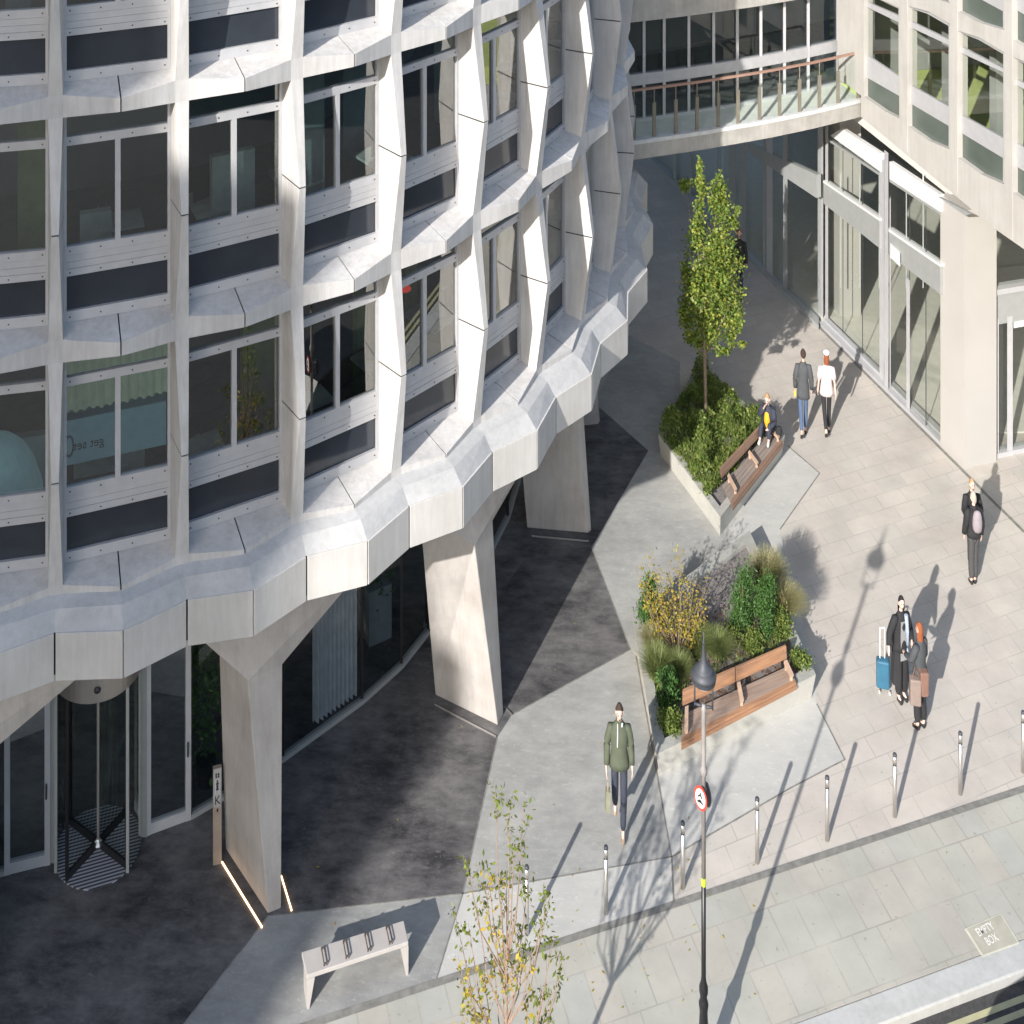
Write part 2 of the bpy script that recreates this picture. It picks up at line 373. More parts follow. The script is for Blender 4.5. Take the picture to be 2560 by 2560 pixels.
for i, t in enumerate((-0.17, -0.30)):
    b = MB(); p = [K(-60, t-0.035), K(60, t-0.035), K(60, t+0.035), K(-60, t+0.035)]
    b.quad(*[(q[0], q[1], -0.116) for q in p]); tag(b.build('road_marking', M_yel), kind='structure')
def pp(*a): return [tuple(P(x, y)[:2]) for x, y in a]
dl = P(800, 2556)
# dark floor under and around the tower
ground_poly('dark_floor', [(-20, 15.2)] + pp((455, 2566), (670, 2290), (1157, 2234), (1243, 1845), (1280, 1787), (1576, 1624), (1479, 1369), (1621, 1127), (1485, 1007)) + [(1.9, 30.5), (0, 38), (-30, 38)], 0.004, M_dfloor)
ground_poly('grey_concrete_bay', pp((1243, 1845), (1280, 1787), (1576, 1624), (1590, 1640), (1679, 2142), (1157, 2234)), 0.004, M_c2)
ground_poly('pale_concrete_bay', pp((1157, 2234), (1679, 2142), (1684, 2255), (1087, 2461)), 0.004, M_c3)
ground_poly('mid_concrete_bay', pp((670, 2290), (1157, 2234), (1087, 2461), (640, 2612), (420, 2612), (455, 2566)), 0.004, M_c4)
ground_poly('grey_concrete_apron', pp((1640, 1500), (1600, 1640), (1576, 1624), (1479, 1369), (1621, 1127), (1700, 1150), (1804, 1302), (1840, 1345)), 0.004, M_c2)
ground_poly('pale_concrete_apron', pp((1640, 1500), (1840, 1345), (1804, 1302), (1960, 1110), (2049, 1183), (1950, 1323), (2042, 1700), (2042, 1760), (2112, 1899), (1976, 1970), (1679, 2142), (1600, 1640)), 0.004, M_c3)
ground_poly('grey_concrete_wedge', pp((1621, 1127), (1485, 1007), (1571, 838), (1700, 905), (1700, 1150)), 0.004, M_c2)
# thin dark joints where the floor bays meet
jb = MB()
for a, c in [((670, 2290), (1157, 2234)), ((1157, 2234), (1243, 1845)), ((1157, 2234), (1679, 2142)), ((1679, 2142), (1590, 1640)), ((1157, 2234), (1087, 2461)), ((1280, 1787), (1576, 1624)), ((1576, 1624), (1479, 1369)), ((1679, 2142), (1684, 2255)), ((1679, 2142), (1976, 1970)), ((1976, 1970), (2112, 1899)), ((2112, 1899), (2042, 1760)), ((2049, 1183), (1950, 1323)), ((1969, 1114), (2049, 1183)), ((670, 2290), (455, 2566))]:
    jb.bar(P(*a, 0.005), P(*c, 0.005), 0.018, 0.006)
tag(jb.build('floor_joints', M_drain), kind='structure')

# ------------------------------------------------------------------ tower
TW = thing('round_office_tower', 'round tower of faceted pale precast concrete crosses and dark windows standing on skewed columns', 'building', (CX, CY, 0))
def cross(th, n, prot, bottom=False):
    "one precast cross: node with two vertical and two horizontal arms flaring outwards"
    b = MB(); zc = zr(n + 0.4945); g = 0.011
    nz1, nz0 = zr(n+0.540), zr(n+0.449)
    def pt(s, r, z):           # s metres sideways from the pillar axis
        return C(th + s/(RW*DT), r, z)
    nd, jd = RW+0.277, RT
    wn, wj, wb = 0.086, 0.043, 0.098
    # node block
    b.hexa([pt(-wb, RW-0.05, nz0), pt(-wn, nd, nz0), pt(wn, nd, nz0), pt(wb, RW-0.05, nz0)], [pt(-wb, RW-0.05, nz1), pt(-wn, nd, nz1), pt(wn, nd, nz1), pt(wb, RW-0.05, nz1)])
    # vertical arms
    for z0, z1 in ((nz1, zr(n+1)-g), (nz0, zr(n)+g)):
        if z1 < 5.0: continue
        b.hexa([pt(-wb, RW-0.05, z0), pt(-wn, nd, z0), pt(wn, nd, z0), pt(wb, RW-0.05, z0)], [pt(-wb, RW-0.05, z1), pt(-wj, jd, z1), pt(wj, jd, z1), pt(wb, RW-0.05, z1)])
    # ledge arms
    for sg in (-1, 1):
        half = 0.5*DT*RW - 0.009
        def sec(s, r, zt, zb): return [pt(sg*s, RW-0.05, zr(n+0.556)), pt(sg*s, RW+0.01, zr(n+0.556)), pt(sg*s, r, zt), pt(sg*s, r, zb), pt(sg*s, RW-0.05, zb-0.01)]
        a = sec(wn, nd, nz1, nz0); c = sec(half, RT-0.027, zr(n+0.522), zr(n+0.466))
        b.hexa(a, c)
    # dark gasket cores in the joints
    k = 0.93
    b.hexa([pt(-wb*k, RW-0.05, zr(n+1)-0.03), pt(-wj*k, jd-0.012, zr(n+1)-0.03), pt(wj*k, jd-0.012, zr(n+1)-0.03), pt(wb*k, RW-0.05, zr(n+1)-0.03)],
           [pt(-wb*k, RW-0.05, zr(n+1)+0.03), pt(-wj*k, jd-0.012, zr(n+1)+0.03), pt(wj*k, jd-0.012, zr(n+1)+0.03), pt(wb*k, RW-0.05, zr(n+1)+0.03)], 1)
    h0 = 0.5*DT*RW
    b.hexa([pt(h0-0.03, RW-0.05, zr(n+0.55)), pt(h0-0.03, RT-0.04, zr(n+0.517)), pt(h0-0.03, RT-0.04, zr(n+0.47)), pt(h0-0.03, RW-0.05, zr(n+0.46))],
           [pt(h0+0.03, RW-0.05, zr(n+0.55)), pt(h0+0.03, RT-0.04, zr(n+0.517)), pt(h0+0.03, RT-0.04, zr(n+0.47)), pt(h0+0.03, RW-0.05, zr(n+0.46))], 1)
    return b.build('precast_cross', [M_conc, M_dark], TW)
for i in range(-2, 12):
    for n in (-1, 0, 1, 2):
        if n == 2 and i > 6: pass
        cross(i, n, 0)
def window(th, n):
    b = MB(); a0, a1 = 0.062, 0.938
    A, B_ = C(th, RW), C(th+1, RW); dn = ((A+B_)/2 - Vector((CX, CY, 0))).normalized()
    def W(s, z, dep=0.0): p = A.lerp(B_, s) + dn*dep; return Vector((p.x, p.y, z))
    def plate(s0, s1, r0, r1, dep=0.0, th_=0.06, m=0):
        b.hexa([W(s0, zr(n+r0), dep-th_), W(s1, zr(n+r0), dep-th_), W(s1, zr(n+r0), dep), W(s0, zr(n+r0), dep)], [W(s0, zr(n+r1), dep-th_), W(s1, zr(n+r1), dep-th_), W(s1, zr(n+r1), dep), W(s0, zr(n+r1), dep)], m)
    plate(a0, 0.084, 0.556, 1.45); plate(0.914, a1, 0.556, 1.45)
    for r0, r1 in ((0.556, 0.600), (0.746, 0.775), (0.833, 0.868), (1.289, 1.325)): plate(0.084, 0.914, r0, r1)
    plate(0.084, 0.914, 0.7762, 0.8035, -0.004); plate(0.084, 0.914, 0.8047, 0.8318, -0.004)
    plate(0.478, 0.522, 0.868, 1.289)
    plate(0.084, 0.914, 0.774, 0.834, -0.012, 0.03, 1)
    for z in (0.576, 0.760, 0.850, 1.307):
        for s in (0.11, 0.36, 0.62, 0.89): b.hexa([W(s-.006, zr(n+z)-.008, 0), W(s+.006, zr(n+z)-.008, 0), W(s+.006, zr(n+z)-.008, .004), W(s-.006, zr(n+z)-.008, .004)], [W(s-.006, zr(n+z)+.008, 0), W(s+.006, zr(n+z)+.008, 0), W(s+.006, zr(n+z)+.008, .004), W(s-.006, zr(n+z)+.008, .004)], 1)
    f = b.build('window', [M_alu, M_dark], TW)
    g = MB()
    for s0, s1, r0, r1, m in ((0.084, 0.914, 0.60, 0.746, 1), (0.084, 0.478, 0.868, 1.289, 0), (0.522, 0.914, 0.868, 1.289, 0), (0.084, 0.914, 1.325, 1.452, 0)):
        g.quad(W(s0, zr(n+r0), -0.04), W(s1, zr(n+r0), -0.04), W(s1, zr(n+r1), -0.04), W(s0, zr(n+r1), -0.04), m)
    g.build('pane', [M_dgl, M_spg], f)
for i in range(-2, 11):
    for n in (-1, 0, 1): window(i, n)
# floors, core and upper storeys
b = MB()
for n in (-1, 0, 1, 2):
    b.prism([C(k, RW-0.07)[:2] for k in range(46)], zr(n+0.44), zr(n+0.50))
b.build('floor_slab', M_floorin, TW)
b = MB(); b.prism([(CX+7.4*math.cos(k*math.pi/12), CY+7.4*math.sin(k*math.pi/12)) for k in range(24)], 4.5, 13.6); b.build('core_wall', M_core, TW)
b = MB()
for i in range(-12, -2): b.bar(C(i, RW+0.1, 5.0), C(i, RW+0.1, 13), 0.25, 0.25)
for k in range(6):
    n = 2.556 + k
b.prism([C(k, RW+0.02)[:2] for k in range(46)], zr(2.556)+0.001, 52)
b.prism([C(k, RT+0.22)[:2] for k in range(46)], zr(3.46), 52)  # wider unseen drum, oversized to broaden the tower's cast shadow
for i in range(46):
    b.bar(C(i, RW+0.2, zr(2.99)), C(i, RW+0.2, 52), 0.2, 0.45)
for k in range(3, 14):
    zz = zr(k+0.4945)
    for i in range(46): b.bar(C(i+0.03, RW+0.2, zz), C(i+0.97, RW+0.2, zz), 0.45, 0.2)
b.build('upper_storeys', M_conc, TW)
# back wall of the storeys out of view (keeps daylight out)
b = MB()
pr = [C(k, RW-0.02) for k in range(12, 45)]
for a, c in zip(pr, pr[1:]): b.quad(Vector((a.x, a.y, 4.6)), Vector((c.x, c.y, 4.6)), Vector((c.x, c.y, zr(2.56))), Vector((a.x, a.y, zr(2.56))))
b.build('rear_wall', M_conc, TW)
# apron and fascia
b = MB(); N_ = range(-4, 30)
for h in N_:
    t0, t1 = h/2, (h+1)/2
    def rr(t): return RT+0.13 if abs(t-round(t)) < 0.1 else RT+0.33
    def ri(t): return RW+0.27 if abs(t-round(t)) < 0.1 else RT-0.06
    z0, z1, z2 = 4.835, 5.075, 5.11
    q = [C(t0, rr(t0)-0.02, z0), C(t1, rr(t1)-0.02, z0), C(t1, (rr(t1)+ri(t1))/2, z1-0.06), C(t0, (rr(t0)+ri(t0))/2, z1-0.06)]
    b.quad(*q); b.quad(q[3], q[2], C(t1, ri(t1)-0.02, z1), C(t0, ri(t0)-0.02, z1))
    b.quad(C(t0, ri(t0)-0.02, z1), C(t1, ri(t1)-0.02, z1), C(t1, RW-0.05, z2), C(t0, RW-0.05, z2))
b.build('sloping_apron', M_apron, TW)
for h in range(-5, 30):
    t0, t1 = h/2, (h+1)/2
    a, c = C(t0, rr(t0)), C(t1, rr(t1)); d = (c-a).normalized(); n = Vector((d.y, -d.x, 0))
    a2, c2 = a + d*0.010, c - d*0.010
    b = MB(); b.prism([a2[:2], c2[:2], (c2-n*0.06)[:2], (a2-n*0.06)[:2]], 4.255, 4.838)
    b.build('fascia_panel', M_fasc, TW, bevel=0.004)
b = MB()
for h in range(-5, 30):
    t0, t1 = h/2, (h+1)/2
    a, c = C(t0, rr(t0)-0.075), C(t1, rr(t1)-0.075); i0, i1 = C(t0, RT-4), C(t1, RT-4)
    b.quad(Vector((a.x, a.y, 4.27)), Vector((c.x, c.y, 4.27)), Vector((i1.x, i1.y, 4.27)), Vector((i0.x, i0.y, 4.27)))
    b.quad(Vector((a.x, a.y, 4.27)), Vector((c.x, c.y, 4.27)), Vector((c.x, c.y, 4.8)), Vector((a.x, a.y, 4.8)), 1)
b.build('soffit', [M_ceil, M_dark], TW)
# skewed columns
def column(base, top, flare, z1=2.9, z2=4.28):
    b = MB(); z0 = 0.0
    B0 = [Vector((*p, z0)) for p in base]; T1 = [Vector((*p, z1)) for p in top]; F2 = [Vector((*p, z2)) for p in flare]
    n = 4; fs = [(3, 2, 1, 0), (8, 9, 10, 11)]
    for k in (0, 4):
        for i in range(4): j = (i+1) % 4; fs.append((k+i, k+j, k+4+j, k+4+i))
    b.add(B0+T1+F2, fs)
    return b.build('column', M_col, TW, bevel=0.012)
cA = ([(-2.88, 18.33), (-2.18, 17.47), (-2.01, 17.54), (-2.71, 18.40)], [(-2.93, 18.1), (-2.48, 17.7), (-2.04, 17.95), (-2.49, 18.35)], [(-4.3, 18.9), (-4.3, 17.9), (-0.46, 18.65), (-1.2, 20.0)])
cB = ([(0.05, 20.75), (1.01, 20.22), (1.11, 20.40), (0.15, 20.93)], [(-0.15, 20.10), (0.65, 20.05), (0.95, 20.56), (0.1, 20.9)], [(-1.35, 20.8), (-1.2, 19.8), (2.25, 21.6), (1.2, 22.6)])
cC = ([(1.75, 24.22), (2.86, 24.09), (2.93, 24.16), (1.82, 24.35)], [(1.50, 24.2), (2.50, 24.05), (2.75, 24.35), (1.7, 24.5)], [(0.5, 24.2), (0.8, 23.3), (3.6, 25.7), (2.3, 26.3)])
column(*cA); column(*cB); column(*cC)
def rot(pts, k):
    a = DT*k; o = []
    for x, y in pts:
        dx, dy = x-CX, y-CY; o.append((CX+dx*math.cos(a)-dy*math.sin(a), CY+dx*math.sin(a)+dy*math.cos(a)))
    return o
column(*[rot(p, -2.5) for p in cA]); column(*[rot(p, 2) for p in cC]); column(*[rot(p, -4) for p in cA])
# recesses and light strips round the column feet
for a, c, lit in (((555, 2155), (655, 2318), 1), ((703, 2190), (729, 2276), 1), ((1087, 1762), (1240, 1842), 0), ((1260, 1766), (1282, 1788), 0), ((1329, 1340), (1472, 1353), 0)):
    b = MB(); b.bar(P(*a, 0.012), P(*c, 0.012), 0.015, 0.02)
    b.build('floor_light_strip', M_led if lit else M_steel, TW)
# ground-floor glazing
gl = [(-9.5, 17.62), (-7.4, 17.72), (-5.85, 17.99), (-5.27, 18.14), None, (-4.04, 18.53), (-3.45, 18.77), (-2.90, 19.14), (-2.23, 19.65), (-1.10, 20.61), (-0.50, 21.25), (-0.06, 21.92), *[tuple(C(5+k*1.1, RT-2.2)[:2]) for k in range(12)]]
gp = MB(); fr = MB(); sk = MB()
for a, c in zip(gl, gl[1:]):
    if not a or not c: continue
    door = a in ((-5.85, 17.99), (-4.04, 18.53))
    if not door:
        gp = MB(); gp.quad((*a, 0.06), (*c, 0.06), (*c, 4.27), (*a, 4.27)); gp.build('lobby_pane', M_lgl, TW)
        sk = MB(); sk.bar((*a, 0.035), (*c, 0.035), 0.09, 0.07); sk.build('lobby_glazing_base', M_alu2, TW)
        fr.bar((*a, 0.06), (*a, 4.27), 0.022, 0.05, up=(1, 0, 0))
fr.build('lobby_mullions', M_black, TW)
def hdoor(a, c):
    b = MB(); a, c = Vector((*a, 0)), Vector((*c, 0)); d = (c-a).normalized()
    L_ = (c-a).length
    for s in (0.035, L_-0.035):
        b.bar(a+d*s+Vector((0, 0, 0)), a+d*s+Vector((0, 0, 4.26)), 0.075, 0.08, up=(d.y, -d.x, 0))
    b.bar(a+Vector((0, 0, 0.08)), c+Vector((0, 0, 0.08)), 0.07, 0.15); b.bar(a+Vector((0, 0, 2.75)), c+Vector((0, 0, 2.75)), 0.07, 0.1)
    o = b.build('door', M_alu, TW)
    g = MB(); g.quad(a+d*0.05+Vector((0, 0, 0.1)), c-d*0.05+Vector((0, 0, 0.1)), c-d*0.05+Vector((0, 0, 4.2)), a+d*0.05+Vector((0, 0, 4.2))); g.build('pane', M_dgl, o)
    h = MB(); q = a + d*(L_-0.05) + Vector((d.y, -d.x, 0))*0.07; h.tube([q+Vector((0, 0, 0.95)), q+Vector((0, 0, 1.15))], 0.012, 6); h.build('handle', M_black, o)
hdoor((-5.85, 17.99), (-5.27, 18.14)); hdoor((-4.04, 18.53), (-3.45, 18.77))
# revolving door
RD = thing('revolving_door', 'four-leaf glass revolving door with a bronze drum canopy in the tower entrance', 'revolving door', (-4.66, 18.35, 0))
rc = (-4.66, 18.35, 0); rr_ = 0.59
b = MB(); b.lathe(rc, [(rr_, 0.006), (rr_, 0.02)], 40); b.build('floor_grille', None or simple('door_mat', (0.12, 0.125, 0.14), 0.6), RD)
mm = MATS['door_mat']; t = mm.node_tree; wv = t.nodes.new('ShaderNodeTexWave'); wv.inputs['Scale'].default_value = 6.5; wv.bands_direction = 'Y'
tc = t.nodes.new('ShaderNodeTexCoord'); mp = t.nodes.new('ShaderNodeMapping'); mp.inputs['Rotation'].default_value = (0, 0, -0.3); t.links.new(tc.outputs['Object'], mp.inputs[0]); t.links.new(mp.outputs[0], wv.inputs['Vector'])
rp = rampnode(t, [(0.45, (0.06, 0.06, 0.065)), (0.6, (0.42, 0.44, 0.48))]); t.links.new(wv.outputs['Fac'], rp.inputs[0]); t.links.new(rp.outputs[0], t.nodes['Principled BSDF'].inputs['Base Color'])
b = MB(); b.lathe(rc, [(rr_+0.03, 2.55), (rr_+0.03, 4.25)], 48); b.build('canopy_drum', simple('brushed_warm_steel', (0.42, 0.39, 0.36), 0.35, 0.8, var=0.05), RD, smooth=False)
b = MB(); b.lathe((-4.52, 17.76, 2.68), [(0.02, 0), (0.045, 0.02), (0.05, 0.06), (0.03, 0.09)], 12); b.build('sensor', M_black, RD)
for k in range(4):
    a = R_(57 + 90*k); d = Vector((math.cos(a), math.sin(a), 0)); q = Vector(rc)
    b = MB(); b.bar(q+d*0.06+Vector((0, 0, 0.07)), q+d*(rr_-0.03)+Vector((0, 0, 0.07)), 0.035, 0.10)
    b.bar(q+d*0.06+Vector((0, 0, 2.5)), q+d*(rr_-0.03)+Vector((0, 0, 2.5)), 0.035, 0.08)
    b.bar(q+d*(rr_-0.03)+Vector((0, 0, 0.02)), q+d*(rr_-0.03)+Vector((0, 0, 2.5)), 0.03, 0.04, up=(d.x, d.y, 0))
    o = b.build('door_leaf', M_black, RD)
    g = MB(); g.quad(q+d*0.05+Vector((0, 0, 0.1)), q+d*(rr_-0.05)+Vector((0, 0, 0.1)), q+d*(rr_-0.05)+Vector((0, 0, 2.5)), q+d*0.05+Vector((0, 0, 2.5))); g.build('pane', M_gl, o)
b = MB(); b.lathe(rc, [(0.05, 0.02), (0.07, 0.06), (0.02, 0.12), (0.02, 2.5)], 12); b.build('centre_shaft', M_steel, RD)
for s0, s1 in ((150, 215), (-35, 30)):
    g = MB(); pts = [Vector((rc[0]+(rr_+0.01)*math.cos(R_(a)), rc[1]+(rr_+0.01)*math.sin(R_(a)), 0)) for a in range(s0, s1+1, 13)]
    for a, c in zip(pts, pts[1:]): g.quad(a+Vector((0, 0, 0.02)), c+Vector((0, 0, 0.02)), c+Vector((0, 0, 2.56)), a+Vector((0, 0, 2.56)))
    o = g.build('curved_side_glass', M_gl, RD)
    h = MB()
    for p in (pts[0], pts[-1]): h.bar(p, p+Vector((0, 0, 2.56)), 0.03, 0.04, up=(1, 0, 0))
    h.build('side_post', M_alu2, o)
# door surround jambs (tower)
b = MB()
for p in ((-5.24, 18.15), (-4.07, 18.51)): b.bar((*p, 0), (*p, 4.26), 0.05, 0.12, up=(1, 0, 0))
b.build('entrance_jamb', M_alu2, TW)
b = MB(); b.prism([(CX+6*math.cos(k*math.pi/12), CY+6*math.sin(k*math.pi/12)) for k in range(24)], 0.0, 4.26); b.build('lobby_wall', M_core, TW)
b = MB(); b.prism([C(k, RT-2.2)[:2] for k in range(46)], 4.275, 4.4); b.build('lobby_ceiling', M_ceil, TW)

# ------------------------------------------------------------------ neighbouring block towards the sun (throws the big soft shadow)
NB = thing('neighbouring_block', 'stepped pale stone block standing across the street out of the picture', 'building', (-30, -30, 0))
ax_ = Vector((0.511, 0.8596, 0)); un = Vector((0.8596, -0.511, 0))
def UV(u, al): q = un*u + ax_*al; return (q.x, q.y)
for u0, u1, h, a0 in ((-34, -10.02, 23.9, -38), (-34, -10.42, 30.6, -37.5), (-34, -11.72, 52, -37)):
    b = MB(); b.prism([UV(u0, a0), UV(u1, a0), UV(u1, -26), UV(u0, -26)], -0.1 if h < 25 else 23.9 if h < 40 else 30.6, h)
    b.build('storeys', M_stain, NB)
b = MB()
for fl in range(6):
    for k in range(7):
        u = -12.5 - k*3
        b.hexa([Vector((*UV(u-1.4, -26.0), 3.5+fl*3.4)), Vector((*UV(u, -26.0), 3.5+fl*3.4)), Vector((*UV(u, -25.97), 3.5+fl*3.4)), Vector((*UV(u-1.4, -25.97), 3.5+fl*3.4))],
               [Vector((*UV(u-1.4, -26.0), 5.4+fl*3.4)), Vector((*UV(u, -26.0), 5.4+fl*3.4)), Vector((*UV(u, -25.97), 5.4+fl*3.4)), Vector((*UV(u-1.4, -25.97), 5.4+fl*3.4))])
b.build('windows', M_spg, NB)

OB = thing('street_block', 'pale rendered block across the road behind the viewpoint, out of the picture', 'building', (30, -10, 0))
b = MB(); b.prism([(14, -14), (46, -5), (44, 6), (12, -3)], -0.1, 17); b.build('walls', M_stain, OB)
b = MB()
for fl in range(4):
    for k in range(8):
        a = Vector((12.6+k*3.9, -2.82+k*1.095, 2.5+fl*3.8)); d = Vector((1.7, .478, 0)); nq = Vector((-.27, .96, 0))*.05
        b.hexa([a, a+d, a+d+nq, a+nq], [p+Vector((0, 0, 2.2)) for p in (a, a+d, a+d+nq, a+nq)])
b.build('windows', M_spg, OB)

# ------------------------------------------------------------------ right-hand building
RB = thing('right_office_building', 'cream and board-marked concrete office building with wave-shaped windows over a glazed shopfront', 'building', (10.2, 28, 0))
LA, LB = (9.26, 30.3), (10.2, 26.4)                # plan line of the front
MA, MBp = (6.42, 38.4), (8.95, 30.4)
ld = Vector((LB[0]-LA[0], LB[1]-LA[1], 0)).normalized(); ln = Vector((ld.y, -ld.x, 0))   # ln points away from the plaza? fixed below
if ln.x > 0: ln = -ln
def T4(x, y): return (1920 + x/3.01875, y/3.01875)
def C4(x, y): return (2060 + x/3.864, 280 + y/3.864)
def C7(x, y): return (1560 + x/3.45, 340 + y/3.45)
def WL(q, off=0.0):
    a = (LA[0]+ln.x*off, LA[1]+ln.y*off); c = (LB[0]+ln.x*off, LB[1]+ln.y*off)
    return PL(q[0], q[1], a, c)
def WM(q, off=0.0):
    d = Vector((MBp[0]-MA[0], MBp[1]-MA[1], 0)).normalized(); n = Vector((-abs(d.y), -abs(d.x), 0))
    if n.dot(d) > 0.01 or n.dot(d) < -0.01: n = Vector((d.y, -d.x, 0)); n = -n if n.x > 0 else n
    a = (MA[0]+n.x*off, MA[1]+n.y*off); c = (MBp[0]+n.x*off, MBp[1]+n.y*off)
    return PL(q[0], q[1], a, c)
UO = 0.10      # upper wall stands proud of the shopfront
bays = [
 dict(open=[(725, -60), (990, 60), (990, 895), (880, 838), (722, 728)],
      g=[[(730, 45), (985, 168), (985, 575), (730, 408)], [(730, -55), (985, 66), (985, 118), (730, 8)], ], s=[[(724, 572), (992, 725), (992, 884), (880, 832), (724, 722)]]),
 dict(open=[(1055, 45), (1210, 88), (1370, 182), (1370, 1128), (1205, 1058), (1055, 952)],
      g=[[(1062, 58), (1205, 104), (1363, 196), (1363, 300), (1062, 155)], [(1062, 200), (1363, 340), (1363, 806), (1062, 636)]], s=[[(1062, 772), (1363, 950), (1363, 1116), (1205, 1046), (1062, 942)]]),
 dict(open=[(1433, 232), (1595, 285), (1782, 398), (1782, 1392), (1600, 1312), (1433, 1188)],
      g=[[(1440, 243), (1590, 300), (1775, 408), (1775, 518), (1440, 345)], [(1440, 390), (1775, 546), (1775, 1045), (1440, 858)]], s=[[(1441, 992), (1773, 1192), (1773, 1378), (1600, 1298), (1441, 1178)]]),
 dict(open=[(1848, 430), (2060, 515), (2260, 660), (2260, 1710), (2050, 1600), (1848, 1452)],
      g=[[(1856, 445), (2055, 530), (2252, 672), (2252, 800), (1856, 592)], [(1868, 640), (2252, 835), (2252, 1345), (1868, 1078)]], s=[[(1858, 1246), (2252, 1485), (2252, 1690), (2050, 1588), (1858, 1444)]]),
 dict(open=[(1433, -300), (1782, -130), (1782, 226), (1600, 172), (1433, 84)], g=[[(1440, -290), (1775, -125), (1775, -30), (1440, -200)]], s=[[(1441, -95), (1773, 85), (1773, 213), (1600, 160), (1441, 74)]]),
 dict(open=[(1055, -400), (1370, -260), (1370, 24), (1205, -30), (1055, -100)], g=[], s=[[(1062, -300), (1363, -140), (1363, 14), (1205, -40), (1062, -110)]]),
 dict(open=[(1848, -160), (2260, 60), (2260, 520), (2050, 430), (1848, 300)], g=[[(1856, -150), (2252, 60), (2252, 160), (1856, -50)]], s=[[(1858, 65), (2252, 300), (2252, 505), (2050, 418), (1858, 288)]]),
]
b = MB()
outer = [(525, -520), (2330, -520), (2330, 2160), (1720, 1732), (702, 882), (702, 722), (600, 640), (525, 600)]
loops = [[WL(T4(*q), UO) for q in outer]] + [[WL(T4(*q), UO) for q in by['open']] for by in bays]
b.plate(loops, -ln*0.22)
b.build('upper_wall', M_stain, RB)
for i, by in enumerate(bays):
    b = MB(); fl = [[WL(T4(*q), UO-0.07) for q in by['open']]] + [[WL(T4(*q), UO-0.07) for q in g] for g in by['g']+by['s']]
    b.plate(fl, -ln*0.06); f = b.build('window', M_alu, RB)
    g_ = MB()
    for k, lst in ((0, by['g']), (1, by['s'])):
        for q in lst:
            pts = [WL(T4(*p), UO-0.105) for p in q]; g_.add(pts, [tuple(range(len(pts)))], k)
    g_.build('pane', [M_gl, M_spg2], f)
# faint proud pilasters in the concrete
b = MB()
for x0_, x1_ in ((998, 1050), (1374, 1428), (1787, 1842)):
    a0, a1 = WL(T4(x0_, 0), UO+0.012), WL(T4(x1_, 0), UO+0.012)
    z0 = WL(T4(x0_, 880+(x0_-702)*0.835), UO).z + 0.05
    b.hexa([Vector((a0.x, a0.y, z0)), Vector((a1.x, a1.y, z0)), Vector((a1.x, a1.y, z0))-ln*0.02, Vector((a0.x, a0.y, z0))-ln*0.02], [Vector((a0.x, a0.y, 14)), Vector((a1.x, a1.y, 14)), Vector((a1.x, a1.y, 14))-ln*0.02, Vector((a0.x, a0.y, 14))-ln*0.02])
b.build('pilaster', M_stain, RB)
# upper interior: green floor, back wall, ceiling
zf = 5.75
def inn(p, d): return (p.x - ln.x*d, p.y - ln.y*d)
pa, pb = WL(T4(525, 0), -0.1), WL(T4(2600, 0), -0.1)
b = MB(); b.prism([inn(pa, 0.05), inn(pb, 0.05), inn(pb, 7), inn(pa, 7)], 5.35, zf); b.build('upper_floor', M_green, RB)
b = MB(); b.prism([inn(pa, 0.05), inn(pb, 0.05), inn(pb, 7), inn(pa, 7)], 8.9, 9.15); b.build('upper_ceiling', M_floorin, RB)
b = MB(); b.prism([inn(pa, 5.0), inn(pb, 5.0), inn(pb, 5.2), inn(pa, 5.2)], 5.76, 8.9)
b.prism([inn(pa, 0.06), inn(pa + ld*0.1, 0.06), inn(pa+ld*0.1, 5), inn(pa, 5)], 5.76, 8.9)
b.build('upper_partition', M_core, RB)
b = MB()
for s in (1.3, 2.9, 4.6): 
    q = pa + ld*(s+0.9); b.prism([inn(q, 1.2), inn(q+ld*0.22, 1.2), inn(q+ld*0.22, 1.42), inn(q, 1.42)], 5.76, 8.9)
b.build('interior_column', M_core, RB)
# roof part above
b = MB(); b.prism([inn(pa, 0.3), inn(pb, 0.3), inn(pb, 9), inn(pa, 9)], 9.2, 13.5); b.build('upper_block', M_stain, RB)
# shopfront on the L line
GF = thing('shopfront', 'tall aluminium and glass shopfront along the base of the right-hand building', 'shopfront', (9.6, 29, 0))
def Lp(x, z, off=0.0):     # point of the L plane at photo column x and level z
    q = WL((x, 0), off); return Vector((q.x, q.y, z))
def Mp(x, z, off=0.0):
    q = WM((x, 0), off); return Vector((q.x, q.y, z))
def pier(b, fn, x0, x1, z0, z1, pr=0.06, back=0.1, m=0):
    a, c = fn(x0, z0, pr), fn(x1, z0, pr); a1, c1 = fn(x0, z0, -back), fn(x1, z0, -back)
    n = (a-a1)
    b.hexa([a, c, c-n, a-n], [p+Vector((0, 0, z1-z0)) for p in (a, c, c-n, a-n)], m)
def px4(x): return C4(x, 0)[0]
b = MB()
pier(b, Lp, px4(0)-16, px4(0)-2, 0, 4.75, 0.08); pier(b, Lp, px4(12), px4(40), 0, 4.7, 0.03)
o = b.build('post', M_alu, GF)
b = MB(); pier(b, Lp, px4(536), px4(580), 0, 4.8, 0.03); pier(b, Lp, px4(582), px4(622), 0, 4.95, 0.1); pier(b, Lp, px4(630), px4(646), 0, 4.1, 0.02); o = b.build('post', M_alu, GF)
b = MB(); pier(b, Lp, px4(795), px4(830), 0, 2.75, 0.03); b.build('post', M_alu, GF)
